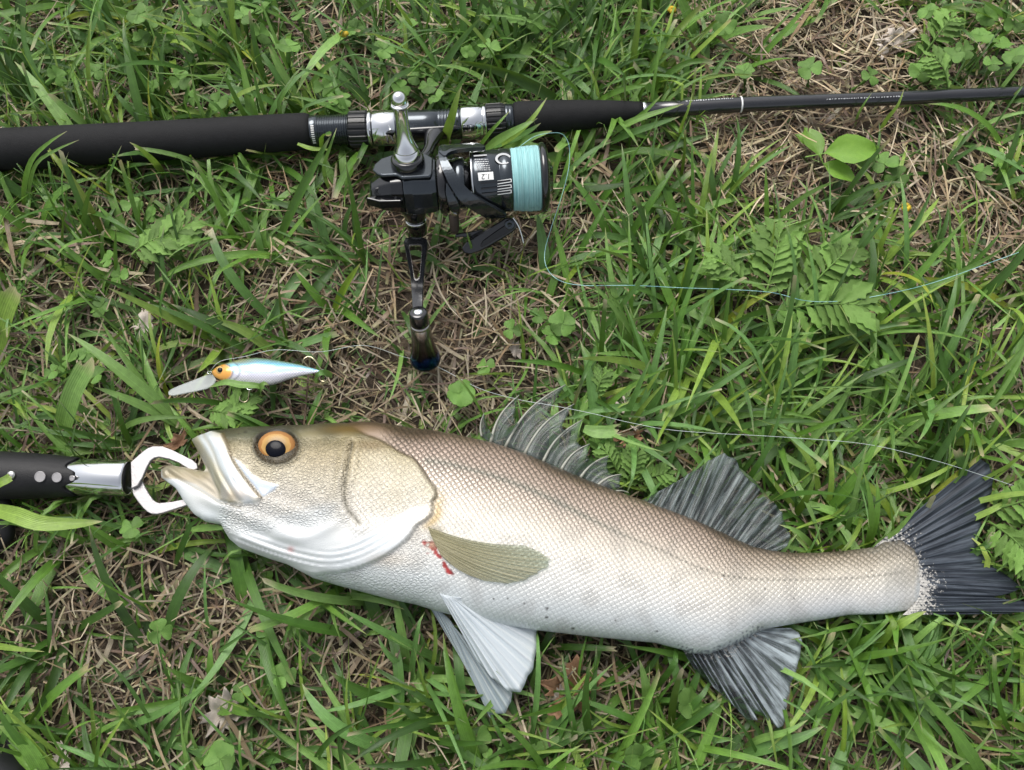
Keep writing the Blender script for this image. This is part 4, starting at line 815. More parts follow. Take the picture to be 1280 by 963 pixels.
lc = ramp(lv, [(0, (120, 140, 96)), (.07, (130, 178, 180)), (.16, (118, 190, 220)), (.42, (150, 210, 232)), (.50, (190, 214, 232)), (.56, (205, 205, 222)), (.75, (214, 212, 222)), (1, (232, 234, 232))])
lc = lay(lc, np.exp(-(((qx-300)/18)**2+((qy-452)/3.5)**2))*0.7, srgb(150, 140, 70))
lc = lay(lc, sstep(1.15, 0.85, np.hypot((qx-276)/14, (qy-465.5)/10.5)), srgb(222, 160, 70))
gd_ = np.hypot((qx-276)/14, (qy-465.5)/10.5); lc = lay(lc, np.exp(-((gd_-1.08)/0.06)**2)*(qx > 276)*0.8, srgb(60, 60, 55)); lc = lay(lc, np.exp(-((np.hypot((qx-276)/24, (qy-464)/15)-1.0)/0.05)**2)*(qx > 280)*0.7, srgb(70, 80, 85))
lc = lay(lc, np.exp(-((lv-0.5)/0.035)**2)*(qx > 305)*0.45, srgb(80, 100, 120)); lc = lay(lc, sstep(272, 264, qx)*0.6, srgb(170, 130, 70))
def lure_mat():
    t = NT('lure_paint'); c = t.attr('col', 'Color'); su = t.attr('su', 'Vector'); sep = t.n('SeparateXYZ'); t.set(sep.inputs[0], su); u, w, _ = sep.outputs
    a = t.math('FRACT', t.math('MULTIPLY', t.math('ADD', u, w), 1/3.4)); b = t.math('FRACT', t.math('MULTIPLY', t.math('SUBTRACT', u, w), 1/3.4)); e = t.math('MINIMUM', a, t.math('SUBTRACT', 1.0, b)); ed = t.math('SUBTRACT', 1.0, t.ramp(e, 0.05, 0.32))
    m = t.attr('sc'); c2 = t.mix(t.math('MULTIPLY', t.math('MULTIPLY', ed, m), 0.45), c, (0.10, 0.14, 0.17))
    return t.shade(t.bsdf(c2, 0.22, 0.25, t.bump(t.math('MULTIPLY', t.ramp(e, 0, .5), m), 0.5, 0.0004), Coat_Weight=0.8, Coat_Roughness=0.05))
M['lure'] = lure_mat(); nv = len(V2)
mk('body', V2, F2, M['lure'], lure, True, {'col': np.c_[lc[s2], np.ones(nv)], 'sc': (sstep(292, 300, qx))[s2], 'su': np.stack([qx, qy, 0*qx], -1)[s2]})
lz = float(V2[np.argmin((qx-275)**2+(qy-462.5)**2), 2]); dv, df, dt = dome((275.2, 462.6), 5.2, 5.0, lz-0.0003, 0.0010, 6, 24); le = mk('eye', dv, df, plain('lure_iris', (0.55, 0.38, 0.14), 0.15, metal=0.4), lure)
dv, df, dt = dome((275.0, 462.6), 3.3, 3.2, lz+0.0004, 0.0005, 5, 20); mk('pupil', dv, df, M['pupil'], le)
t = NT('clear_lip_plastic'); tb = t.n('BsdfTransparent'); tb.inputs[0].default_value = (0.90, 0.93, 0.92, 1); mx_ = t.n('MixShader'); mx_.inputs[0].default_value = 0.5
t.t.links.new(t.bsdf((0.60, 0.63, 0.62), 0.12, 0.0, t.bump(t.noise(t.pos(), 300.0), 0.3, 0.0005)), mx_.inputs[1]); t.t.links.new(tb.outputs[0], mx_.inputs[2]); M['lip'] = t.shade(mx_.outputs[0])
lip = [(266, 468), (258, 469), (250, 472), (237, 477), (224, 482), (214, 486.5), (210, 490), (211, 494), (217, 494.5), (230, 492), (245, 489), (258, 486), (266, 482), (270, 475)]
zz = np.interp([p[0] for p in lip], [210, 270], [0.022, LZ]); v, f = prism(at(*np.array(lip).T, zz), np.array([0, 0, -0.0014])); mk('diving_lip', v, f, M['lip'], lure, False, bevel=0.0003)
def ring3(c, n_, R, r, seg=20):
    d, u, w = frame_of(n_); th = np.linspace(0, 2*PI, seg+1); return tube(c+R*(np.cos(th)[:, None]*u+np.sin(th)[:, None]*w), r, 6)
for (a, b, R) in ((312, 485, 0.0017), (262, 466, 0.0012), (403.5, 464.5, 0.0014)):
    v, f = ring3(at(a, b, LZ-0.001), np.array([0.2, 0.4, 1]), R, 0.0004); mk('split_ring', v, f, M['chrome'], lure)
def hook(name, pts, z):
    v, f = tube(spline([tuple(at(a, b, z+dz_)) for a, b, dz_ in pts], 34), np.r_[np.full(28, 0.00045), np.linspace(0.00045, 0.00008, 6)], 6); mk(name, v, f, M['gold'], lure)
hook('hook', [(404, 465, 0), (398, 457, .002), (392, 449, .003), (386, 446, .003), (380, 449, .003), (378.5, 455, .002)], LZ)
hook('hook', [(404, 465, 0), (407, 470, 0), (409, 474, -.001), (406, 477, -.002), (401, 476, -.002), (399, 471, -.001)], LZ)
hook('hook', [(312, 487, -.001), (311, 494, -.003), (310, 500, -.005), (305, 503, -.005), (300, 500, -.004), (300, 495, -.003)], LZ)
# ------------------------------------------------------------------ lines
def draped(name, pts, r, mat, label, n=160):
    p = spline([tuple(at(a, b, z)) for a, b, z in pts], n); v, f = tube(p, r, 6); o = mk(name, v, f, mat, None, True, {'su': np.repeat(p, 6, 0)*120}); return tag(o, label, 'fishing line')
draped('fishing_line', [(648, 185, .064), (657, 178, .066), (668, 171, .066), (684, 167, .062), (702, 167.5, .055), (711, 181, .05), (711.5, 205, .046), (706, 232, .042), (698, 258, .038), (689, 285, .034), (681, 315, .032), (684, 336, .032), (700, 351, .036), (730, 357, .04), (790, 357, .042), (852, 360, .044), (910, 362, .044), (965, 366, .044), (1006, 376, .042), (1045, 377, .040), (1086, 372, .042), (1162, 355, .045), (1253, 323, .045), (1330, 296, .045), (1420, 270, .04)], 0.00018, M['line'], 'thin turquoise line running from the reel spool over the grass', 320)
draped('leader_line', [(262, 465, .027), (275, 452, .033), (305, 446, .036), (345, 437.5, .036), (400, 440, .034), (454, 432, .034), (500, 445, .028), (545, 458, .024), (600, 486, .028), (650, 500, .036), (690, 507, .040), (740, 517, .042), (790, 529, .043), (852, 539, .044), (985, 547, .044), (1086, 556, .043), (1169, 576, .040), (1236, 597, .034), (1290, 614, .035), (1400, 640, .035)], 0.00014, M['leader'], 'pale leader line stretched from the lure past the tail fin', 320)
# ------------------------------------------------------------------ ground
def gz(xy): return 0.0022*vnoise(xy, 60.0, 21)+0.0012*vnoise(xy, 190.0, 22)
def density(p):
    """how much green grows where, read off the photograph (0 bare thatch .. 1 dense)"""
    d = np.full(p.shape[:-1], 0.80)
    for (cx, cy, rx, ry, a) in ((1000, 80, 130, 90, -.62), (1180, 260, 130, 90, -.50), (930, 215, 80, 80, -.52), (620, 385, 110, 75, -.55), (560, 500, 110, 45, -.60), (430, 440, 70, 50, -.30), (150, 440, 110, 50, -.30), (130, 760, 130, 60, -.42), (300, 870, 140, 70, -.30), (740, 860, 80, 50, -.55), (340, 760, 90, 50, -.25), (230, 280, 160, 60, .05), (820, 430, 120, 110, .35), (1080, 480, 160, 120, .45), (720, 90, 160, 100, .30), (200, 70, 200, 80, .15), (1130, 850, 150, 90, .25), (560, 850, 60, 70, .1), (800, 560, 40, 30, -.4), (1240, 120, 70, 50, -.25)):
        d = d+a*np.exp(-((p[..., 0]-cx)/rx)**2-((p[..., 1]-cy)/ry)**2)
    return np.clip(d, 0.10, 1.15)
def ground_mat():
    t = NT('soil_and_thatch'); p = t.pos(); n1 = t.noise(p, 22.0, 5.0); n2 = t.noise(p, 160.0, 6.0, 0.7); n3 = t.noise(p, 900.0, 3.0)
    c = t.mix(t.ramp(n2, 0.3, 0.7), (0.022, 0.016, 0.010), (0.090, 0.066, 0.043)); c = t.mix(t.math('MULTIPLY', t.ramp(n1, 0.45, 0.7), 0.6), c, (0.17, 0.125, 0.085))
    sep = t.n('SeparateXYZ'); t.set(sep.inputs[0], p); far = t.ramp(t.math('SQRT', t.math('ADD', t.math('POWER', sep.outputs[0], 2.0), t.math('POWER', sep.outputs[1], 2.0))), 0.7, 1.1)
    c = t.mix(far, c, t.mix(n2, (0.05, 0.10, 0.02), (0.11, 0.18, 0.05)))
    return t.shade(t.bsdf(c, 0.9, 0.0, t.bump(t.math('MULTIPLY_ADD', n3, 0.4, n2), 0.9, 0.004)))
gxs = np.r_[-150, -40, -10, -3, -1.2, np.linspace(-0.8, 0.8, 180), 1.2, 3, 10, 40, 150]; gys = np.r_[-150, -40, -10, -3, -1.2, np.linspace(-0.75, 0.85, 180), 1.2, 3, 10, 40, 150]
GXX, GYY = np.meshgrid(gxs, gys); xy = np.stack([GXX, GYY], -1); near = (np.abs(GXX) <= 0.8) & (np.abs(GYY) <= 0.85)
Zg = np.where(near, gz(xy), 0.0); nx, ny = len(gxs), len(gys); i = (np.arange(ny-1)[:, None]*nx+np.arange(nx-1)[None, :]).ravel()
tag(mk('ground', np.stack([GXX, GYY, Zg], -1).reshape(-1, 3), np.stack([i, i+1, i+nx+1, i+nx], -1), ground_mat()), kind='structure')
# ------------------------------------------------------------------ grass: clearance from the things lying on it
MS = 2.0; MW, MH = 800, 640; MX0, MY0 = -160.0, -160.0
mg = np.stack(np.meshgrid(MX0+MS*np.arange(MW), MY0+MS*np.arange(MH)), -1)
def look(A, p):
    i = np.clip(((p[..., 0]-MX0)/MS).astype(int), 0, MW-1); j = np.clip(((p[..., 1]-MY0)/MS).astype(int), 0, MH-1); return A[j, i]
fish_low = np.full((MH, MW), 9.0)
fm = pip(mg, FISH); fmd = fm.copy()
for s_ in range(3): fmd[1:-1, 1:-1] |= fmd[2:, 1:-1] | fmd[:-2, 1:-1] | fmd[1:-1, 2:] | fmd[1:-1, :-2]
hh = fish_half(mg[..., 0], mg[..., 1])*0.85; fish_low = np.where(fmd, zmf(mg[..., 0])-np.where(fm, hh, 0)-0.002, fish_low)
fin_low = np.full((MH, MW), 9.0)
for P_, z_ in FINS: fin_low = np.where(pip(mg, P_), z_-0.006, fin_low)
def dil(m, n):
    m = m.copy()
    for _ in range(n): q = m.copy(); q[1:-1, 1:-1] |= m[2:, 1:-1] | m[:-2, 1:-1] | m[1:-1, 2:] | m[1:-1, :-2]; m = q
    return m
keep = np.zeros((MH, MW), bool)
for P_ in ([(447, 262), (455, 205), (485, 185), (540, 180), (560, 176), (610, 176), (680, 178), (695, 230), (685, 275), (655, 285), (630, 305), (590, 322), (565, 300), (540, 290), (470, 275)], [(498, 118), (524, 118), (524, 190), (494, 190)], [(502, 270), (538, 270), (532, 395), (545, 476), (505, 476), (512, 395)], [(p[0], p[1]) for p in LP], lip, UJ, LJ, [(180, 552), (250, 552), (250, 640), (180, 640)]): keep |= pip(mg, P_)
keep = dil(keep, 2)
rodx = rpx
def rod_low(P):
    px = proj(np.c_[P[:, :2], np.full(len(P), ROD_Z)]); c = rod_pt(px[:, 0]); hw = np.interp(px[:, 0], [0, 390, 470, 640, 690, 800, 1280], [27, 23, 23, 22, 21, 12, 8.5])*0.00058; d = np.abs((P-c)[:, 1]); ins = d < hw*1.05
    return np.where(ins, ROD_Z-np.sqrt(np.maximum(hw**2-d**2, 0))-0.001, 9.0)
def grip_low(P):
    px = proj(np.c_[P[:, :2], np.full(len(P), GZ)]); c = at(px[:, 0], np.full(len(P), 597.0), GZ); d = np.abs((P-c)[:, 1]); hw = np.where(px[:, 0] < 100, 0.0155, 0.0125); ins = (d < hw*1.05) & (px[:, 0] < 166)
    return np.where(ins, GZ-np.sqrt(np.maximum(hw**2-d**2, 0))-0.001, 9.0)
def blades(base, az, Ln, wd, e0, bend, lat, fold, twist, K, colb, colt, cut, clear=True, across=3):
    """ribbons grown from their bases; returns verts, quads, colours, uv"""
    N = len(Ln); s = np.linspace(0, 1, K); el = e0[:, None]-bend[:, None]*s**1.3; a_ = az[:, None]+lat[:, None]*s
    D = np.stack([np.cos(el)*np.cos(a_), np.cos(el)*np.sin(a_), np.sin(el)], -1); P = base[:, None, :]+np.concatenate([np.zeros((N, 1, 3)), np.cumsum((D[:, 1:]+D[:, :-1])/2, 1)], 1)*(Ln/(K-1))[:, None, None]
    if clear:
        q = P.reshape(-1, 3); fl = look(fish_low, proj(np.c_[q[:, :2], np.full(len(q), 0.034)])); fn = look(fin_low, proj(np.c_[q[:, :2], np.full(len(q), 0.028)]))
        low = np.minimum(np.minimum(fl, fn), np.minimum(rod_low(q), grip_low(q))); q = q.copy(); q[:, 2] = np.minimum(q[:, 2], np.maximum(low-0.001, 0.0015)); P = q.reshape(N, K, 3)
        g = gz(P[..., :2]); P[..., 2] = np.maximum(P[..., 2], g+0.0008)
        pj = proj(P.reshape(-1, 3)); bad = (look(keep, pj) & (P.reshape(-1, 3)[:, 2] > 0.012)).reshape(N, K).any(1); P = P[~bad]
        az, wd, fold, twist, colb, colt, cut, lat, D = [v_[~bad] for v_ in (az, wd, fold, twist, colb, colt, cut, lat, D)]; N = len(P)
    T = np.gradient(P, axis=1); T /= np.linalg.norm(T, axis=2)[..., None]+1e-9
    S = np.cross(T, np.array([0, 0, 1.0])); S /= np.linalg.norm(S, axis=2)[..., None]+1e-6; Nn = np.cross(S, T)
    tw = twist[:, None]*s; S, Nn = S*np.cos(tw)[..., None]+Nn*np.sin(tw)[..., None], Nn*np.cos(tw)[..., None]-S*np.sin(tw)[..., None]
    prof = np.where(cut[:, None], (0.75+0.25*np.sin(np.clip(s*1.4, 0, 1)*PI/2))*(1-0.35*s**4), (0.7+0.3*np.sin(np.clip(s*2, 0, 1)*PI/2))*(1-s**3.0)**0.8+0.02)
    w = wd[:, None]*prof*0.5; o = np.linspace(-1, 1, across)
    X = P[:, :, None, :]+S[:, :, None, :]*(w[..., None]*o)[..., None]+Nn[:, :, None, :]*((fold[:, None]*w)[..., None]*np.abs(o))[..., None]
    if cut.any():                                           # ragged mown ends
        X[cut, -1] += T[cut, -1][:, None, :]*(rng.uniform(-1, 1, (int(cut.sum()), across))*wd[cut][:, None]*0.45)[..., None]
    tip = np.where(cut[:, None], sstep(0.95, 1.0, s)*0.8, sstep(0.90, 1.0, s)*0.5)[..., None]; c = colb[:, None, :]*(1-tip)+colt[:, None, :]*tip
    bs = sstep(0.16, 0.0, s)[None, :, None]*0.55; c = c*(1-bs)+np.array([0.30, 0.32, 0.14])*bs
    c = np.repeat(c[:, :, None, :], across, 2).reshape(-1, 3)
    uv = np.stack([np.broadcast_to(o, (N, K, across)), np.broadcast_to(s[None, :, None], (N, K, across)), np.zeros((N, K, across))], -1).reshape(-1, 3)
    vid = np.arange(N*K*across).reshape(N, K, across); Fq = np.stack([vid[:, :-1, :-1], vid[:, :-1, 1:], vid[:, 1:, 1:], vid[:, 1:, :-1]], -1).reshape(-1, 4)
    return X.reshape(-1, 3), Fq, np.c_[c, np.ones(len(c))], uv
x0w, x1w = -0.62, 0.62; y0w, y1w = -0.42, 0.58
def scatter(n, power=1.0, inv=False, extra=0.0):
    xy = np.stack([rng.uniform(x0w, x1w, n), rng.uniform(y0w, y1w, n)], -1); p = proj(np.c_[xy, np.zeros(n)]); d = density(p); d = (1.25-d) if inv else d
    xy = xy[rng.uniform(0, 1, n) < d**power+extra]; p = proj(np.c_[xy, np.zeros(len(xy))]); m = ~(look(fm, p) & (pdist(p, np.array(FISH), True)[0] > 26)) if len(xy) < 40000 else np.ones(len(xy), bool)
    return xy[m]
GREENS = np.array([srgb(*c) for c in ((108, 148, 58), (124, 164, 70), (92, 132, 50), (140, 176, 92), (82, 120, 50), (152, 180, 78), (116, 156, 84), (72, 106, 42))])*np.array([0.78, 0.84, 0.82])
DRY = np.array([srgb(*c) for c in ((176, 154, 118), (150, 128, 98), (192, 174, 142), (124, 100, 74), (164, 138, 104), (204, 188, 160), (106, 82, 60), (140, 116, 100))])
def grow_tufts(n, per, Lr, wr_, er, seed_pow):
    T = scatter(n, seed_pow); k = rng.integers(per[0], per[1]+1, len(T)); b = np.repeat(T, k, 0)+rng.normal(0, 0.004, (k.sum(), 2)); N = len(b)
    px = proj(np.c_[b, np.zeros(N)]); dn = density(px)
    tdir = np.repeat(rng.uniform(0, 2*PI, len(T)), k); az = tdir+rng.normal(0, 1.25, N); flow = np.where(px[:, 0] > 650, 1.15, 2.2); az = np.where(rng.uniform(0, 1, N) < 0.35, flow+rng.normal(0, 0.6, N), az)
    Ln = rng.uniform(*Lr, N)*(0.72+0.45*dn); wd = np.repeat(rng.uniform(*wr_, len(T)), k)*rng.uniform(0.75, 1.2, N)
    tc = np.repeat(GREENS[rng.integers(0, len(GREENS), len(T))], k, 0)*rng.uniform(0.75, 1.2, (N, 1)); yl = rng.uniform(0, 1, N) < 0.05; tc[yl] = tc[yl]*np.array([1.45, 1.1, 0.8])
    colt = DRY[np.array([0, 2, 5, 2])[rng.integers(0, 4, N)]]
    return blades(np.c_[b, gz(b)-0.001], az, Ln, wd, rng.uniform(*er, N), rng.uniform(0.3, 1.7, N), rng.normal(0, 0.45, N), rng.uniform(0.05, 0.6, N), rng.normal(0, 0.7, N), 9, tc, colt, rng.uniform(0, 1, N) < 0.15)
def stuff(name, parts, mat, label, cat):
    k = 0; V = []; F = []; Cc = []; U = []
    for v_, f_, c_, u_ in parts: V.append(v_); F.append(f_+k); Cc.append(c_); U.append(u_); k += len(v_)
    o = mk(name, np.vstack(V), np.vstack(F), mat, None, True, {'col': np.vstack(Cc), 'uvb': np.vstack(U)}); return tag(o, label, cat, kind='stuff')
stuff('grass', [grow_tufts(2500, (4, 9), (0.028, 0.080), (0.0026, 0.0056), (0.2, 1.3), 2.3), grow_tufts(2400, (3, 9), (0.022, 0.070), (0.0010, 0.0024), (0.2, 1.4), 1.3), grow_tufts(420, (2, 5), (0.040, 0.100), (0.0056, 0.0082), (0.15, 1.0), 2.0)], M['grass'], 'short mown green lawn grass growing all around', 'grass')
def straw(n, inv, Lr, wr_, zr, cols, extra=0.0, power=1.0):
    b = scatter(n, power, inv, extra); N = len(b); z = rng.uniform(*zr, N)
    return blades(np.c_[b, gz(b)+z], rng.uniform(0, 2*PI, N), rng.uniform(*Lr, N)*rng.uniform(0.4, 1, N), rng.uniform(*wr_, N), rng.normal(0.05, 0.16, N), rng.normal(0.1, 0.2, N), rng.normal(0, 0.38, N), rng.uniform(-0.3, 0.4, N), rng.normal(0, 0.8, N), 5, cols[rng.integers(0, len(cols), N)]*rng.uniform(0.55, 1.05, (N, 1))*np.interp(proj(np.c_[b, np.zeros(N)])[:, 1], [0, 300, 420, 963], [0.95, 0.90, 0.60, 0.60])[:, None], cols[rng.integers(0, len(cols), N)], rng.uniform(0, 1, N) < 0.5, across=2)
stuff('ground_cover', [grow_tufts(1500, (3, 7), (0.006, 0.016), (0.0028, 0.0056), (0.0, 0.9), 0.6)], M['grass'], 'tiny low green leaves growing between the grass tufts', 'ground cover')
stuff('dry_thatch', [straw(30000, False, (0.012, 0.05), (0.0006, 0.0016), (0.0, 0.006), DRY, 0.4), straw(40000, True, (0.015, 0.06), (0.0007, 0.0020), (0.001, 0.014), DRY, 0.0, 1.6), straw(16000, True, (0.012, 0.05), (0.0006, 0.0014), (0.006, 0.018), DRY[[0, 2, 5, 4, 5]]*1.18, 0.0, 2.6), straw(3500, True, (0.02, 0.08), (0.0016, 0.0034), (0.003, 0.014), DRY, 0.0, 1.6)], M['straw'], 'dry straw and dead grass matted between the green blades', 'straw')
# small crumbs of soil by the handle of the gripper
cr_v = []; cr_f = []
for k in range(150):
    a = rng.normal(0, 1, 2)*np.array([24, 18])+np.array([130, 745]); c = at(a[0], a[1], 0.004); r = rng.uniform(0.0008, 0.0026); n0 = len(cr_v)
    ic = np.array([(1, 0, 0), (-1, 0, 0), (0, 1, 0), (0, -1, 0), (0, 0, 1), (0, 0, -1)])*rng.uniform(0.7, 1.2, (6, 1)); cr_v += list(c+ic*r); cr_f += [(n0+p_, n0+q_, n0+s_) for p_, q_, s_ in ((0, 2, 4), (2, 1, 4), (1, 3, 4), (3, 0, 4), (2, 0, 5), (1, 2, 5), (3, 1, 5), (0, 3, 5))]
tag(mk('soil_crumbs', np.array(cr_v), cr_f, plain('soil_crumb', (0.11, 0.085, 0.062), 0.9, bump=0.6, scale=700, var=0.3)), 'loose crumbs of brown soil below the gripper handle', 'soil', kind='stuff')
# ------------------------------------------------------------------ single blades that lie over the things
def blade(pts, wpx, label, shade=1, tipdry=True, fold=0.25):
    """a blade through (pixel x, pixel y, height) points, wpx wide in the middle"""
    p = spline([tuple(at(a, b, z)) for a, b, z in pts], 16); n = 16; s = np.linspace(0, 1, n); T = np.gradient(p, axis=0); T /= np.linalg.norm(T, axis=1)[:, None]; S = np.cross(T, (cam_pos-p)*0.6+np.array([0, 0, 0.3])); S /= np.linalg.norm(S, axis=1)[:, None]; Nn = np.cross(S, T)
    w = wpx*0.00050*0.5*(0.6+0.4*np.sin(np.clip(s*2, 0, 1)*PI/2))*(np.where(s < 0.97, 1, 0.8) if tipdry == 'cut' else (1-s**3)**0.8+0.03); o = np.array([-1, -.5, 0, .5, 1.0])
    X = p[:, None, :]+S[:, None, :]*(w[:, None]*o)[..., None]+Nn[:, None, :]*(fold*w[:, None]*np.abs(o))[..., None]
    if tipdry == 'cut': X[-1] += T[-1]*(rng.uniform(-1, 1, 5)*wpx*0.0002)[:, None]
    g = GREENS[[1, 3, 5, 6][shade % 4]]*1.05; tp = (sstep(0.9, 1, s)*0.8)[:, None] if tipdry else np.zeros((n, 1)); c = g*(1-tp)+DRY[2]*tp; c = np.repeat(c[:, None, :], 5, 1).reshape(-1, 3)
    uv = np.stack([np.broadcast_to(o, (n, 5)), np.broadcast_to(s[:, None], (n, 5)), np.zeros((n, 5))], -1).reshape(-1, 3); vid = np.arange(n*5).reshape(n, 5); Fq = np.stack([vid[:-1, :-1], vid[:-1, 1:], vid[1:, 1:], vid[1:, :-1]], -1).reshape(-1, 4)
    o_ = mk('grass_blade', X.reshape(-1, 3), Fq, M['grass'], None, True, {'col': np.c_[c, np.ones(len(c))], 'uvb': uv}); return tag(o_, label, 'grass blade', 'single grass blades touching the tackle')
BL = [([(552, 196, .002), (556, 178, .02), (564, 150, .05), (572, 120, .065), (577, 108, .07)], 15, 'broad bright blade standing up in front of the reel seat', 2, True),
 ([(590, 196, .01), (600, 183, .03), (615, 163, .055), (627, 150, .062), (637, 139, .062)], 7, 'narrow blade rising over the front hood of the reel seat', 0, True),
 ([(604, 190, .02), (622, 176, .045), (650, 160, .06), (672, 148, .062)], 13, 'wide blade with a dry tip lying over the foregrip', 1, True),
 ([(618, 186, .02), (640, 172, .045), (664, 150, .062), (684, 122, .066)], 9, 'blade crossing the foregrip and pointing past it', 2, True),
 ([(612, 184, .02), (640, 175, .04), (660, 165, .052), (676, 154, .058)], 12, 'blade with a withered hooked tip under the foregrip', 3, True),
 ([(630, 188, .02), (652, 178, .045), (670, 170, .052), (690, 164, .055)], 14, 'pale wide blade between the foregrip and the spool', 1, True),
 ([(30, 262, .002), (31, 232, .03), (40, 200, .05), (62, 178, .062), (84, 164, .066)], 8, 'blade bending over the rear grip with its tip in the air', 0, True),
 ([(34, 255, .002), (44, 208, .045), (70, 188, .056), (99, 175, .06)], 6, 'second thinner blade curving over the rear grip', 1, True),
 ([(206, 220, .002), (192, 202, .03), (175, 186, .045), (162, 178, .05)], 10, 'short pointed blade resting against the rear grip', 2, True),
 ([(135, 255, .002), (136, 225, .03), (144, 200, .045), (152, 182, .052)], 5, 'thin upright blade tipping onto the rear grip', 3, True),
 ([(412, 238, .002), (405, 212, .03), (414, 180, .055), (421, 160, .06)], 6, 'narrow blade standing before the seat thread', 1, True),
 ([(372, 180, .045), (390, 186, .045), (410, 187, .042), (412, 188, .04)], 6, 'short flat blade lying along the thread end of the grip', 2, False),
 ([(-10, 636, .040), (20, 644, .050), (50, 654, .052), (90, 655, .050), (128, 652, .046)], 20, 'broad light green blade arching below the gripper handle', 2, True),
 ([(-12, 612, .058), (0, 604, .062), (8, 600, .062), (16, 595, .062)], 10, 'cut blade tip touching the rivet of the gripper handle', 2, 'cut'),
 ([(74, 566, .004), (80, 530, .02), (92, 490, .035), (112, 452, .045)], 24, 'very broad mown blade standing above the gripper handle', 1, 'cut'),
 ([(-8, 470, .004), (-4, 430, .02), (6, 390, .035), (18, 362, .045)], 26, 'broad mown blade with a pale cut end left of the lure', 2, 'cut'),
 ([(330, 484, .030), (318, 482, .033), (300, 481, .034), (282, 478, .034), (262, 484, .028)], 9, 'blade lying across the belly and lip of the lure', 1, True),
 ([(415, 470, .020), (405, 466, .032), (398, 468, .034), (396, 474, .03)], 9, 'curled blade hooked over the tail of the lure', 3, True),
 ([(325, 492, .015), (326, 484, .033), (331, 479, .038), (336, 482, .036)], 11, 'folded short blade leaning on the belly of the lure', 1, True),
 ([(600, 340, .004), (592, 318, .02), (586, 300, .045), (583, 288, .055)], 4, 'thin blade rising in front of the bail lever', 3, True),
 ([(680, 356, .002), (680, 320, .015), (676, 290, .02), (672, 268, .02)], 16, 'broad double blade upright below the spool rim', 3, False),
 ([(714, 390, .002), (708, 345, .018), (698, 300, .03), (690, 272, .036)], 10, 'long blade leaning from the spool rim down to the soil', 0, True),
 ([(1018, 688, .010), (1008, 675, .03), (992, 662, .040), (974, 656, .042)], 8, 'light blade arching over the end of the soft dorsal fin', 1, True),
 ([(1106, 790, .010), (1122, 782, .03), (1140, 772, .036), (1158, 764, .038)], 12, 'blade pressed against the underside of the tail root', 2, True),
 ([(830, 830, .006), (838, 815, .02), (832, 806, .030), (818, 800, .034)], 9, 'blade tip touching the belly before the anal fin', 0, True),
 ([(930, 935, .004), (950, 924, .02), (985, 914, .034), (1010, 900, .036)], 9, 'blade lying over the tip of the anal fin', 1, True),
 ([(926, 944, .004), (960, 934, .02), (1000, 922, .028), (1030, 908, .03)], 14, 'broad blade below the tip of the anal fin', 3, True),
 ([(352, 668, .02), (330, 660, .036), (300, 658, .040), (283, 659, .040)][::-1], 8, 'blade poking out below the lower jaw', 1, True) if False else ([(240, 662, .02), (258, 660, .030), (274, 660, .036), (287, 660, .038)], 9, 'blade pointing at the throat below the lower jaw', 1, True),
 ([(760, 175, .004), (775, 160, .03), (800, 148, .045), (830, 138, .05), (855, 130, .052)], 10, 'long blade lying along the start of the rod blank', 1, True),
 ([(772, 172, .004), (786, 156, .03), (806, 140, .045), (828, 118, .055)], 8, 'slanting blade crossing the end of the foregrip', 0, True),
 ([(756, 182, .004), (785, 168, .03), (820, 156, .042), (850, 146, .044)], 11, 'wide blade under the winding check of the rod', 3, True),
 ([(848, 178, .004), (852, 158, .03), (860, 138, .044), (866, 116, .05)], 5, 'thin yellowish blade standing over the rod blank', 2, True),
 ([(1098, 168, .004), (1108, 150, .025), (1122, 132, .038), (1130, 112, .045)], 6, 'yellow green blade crossing the printed rod blank', 2, True),
 ([(1068, 160, .004), (1072, 145, .02), (1080, 130, .034), (1090, 116, .04)], 4, 'fine blade leaning over the printed rod blank', 1, True),
 ([(60, 1000, .004), (52, 965, .02), (30, 930, .03), (-6, 902, .036)], 18, 'dark broad blade with a yellow end near the shoe', 0, True),
 ([(590, 556, .02), (600, 550, .032), (625, 544, .030), (650, 530, .022)][::1], 12, 'flattened blade under the first fin spines', 1, False),
 ([(730, 536, .030), (745, 540, .033), (762, 540, .034), (772, 538, .034)], 16, 'short cut blade lying behind the fin spines', 1, 'cut')]
for pts, w_, lb_, sh_, td in BL: blade(pts, w_, lb_, sh_, td)
# ------------------------------------------------------------------ clovers and weeds
def leaflet_mesh(kind):
    """one leaflet of unit length along +x"""
    if kind == 'clover': out = [(0, .03), (.12, .20), (.28, .38), (.46, .52), (.64, .60), (.80, .58), (.90, .47), (.99, .34), (.96, .20), (1.0, .10), (.92, 0)]
    elif kind == 'lobe': out = [(0, .03), (.15, .07), (.32, .13), (.40, .11), (.52, .22), (.62, .13), (.74, .16), (.84, .08), (1.0, 0)]
    else: out = [(-.35, .012), (-.04, .015), (0, .03), (.10, .13), (.25, .25), (.42, .31), (.60, .28), (.76, .19), (.90, .08), (1.0, 0)]
    P = [(a, b) for a, b in out]; V = []; F = []
    for a, b in P: V += [(a, b, 0.28*b-0.16*a*a+.03*math.sin(9*a)), (a, b*0.5, 0.20*b-0.16*a*a), (a, 0, -0.16*a*a), (a, -b*0.5, 0.20*b-0.16*a*a), (a, -b, 0.28*b-0.16*a*a+.03*math.sin(8*a+2))]
    for k in range(len(P)-1):
        for j in range(4): F.append((k*5+j, k*5+j+1, (k+1)*5+j+1, (k+1)*5+j))
    me = bpy.data.meshes.new('leaflet'); me.from_pydata(V, [], [f[::-1] for f in F]); me.update(); me.polygons.foreach_set('use_smooth', [True]*len(F)); return me
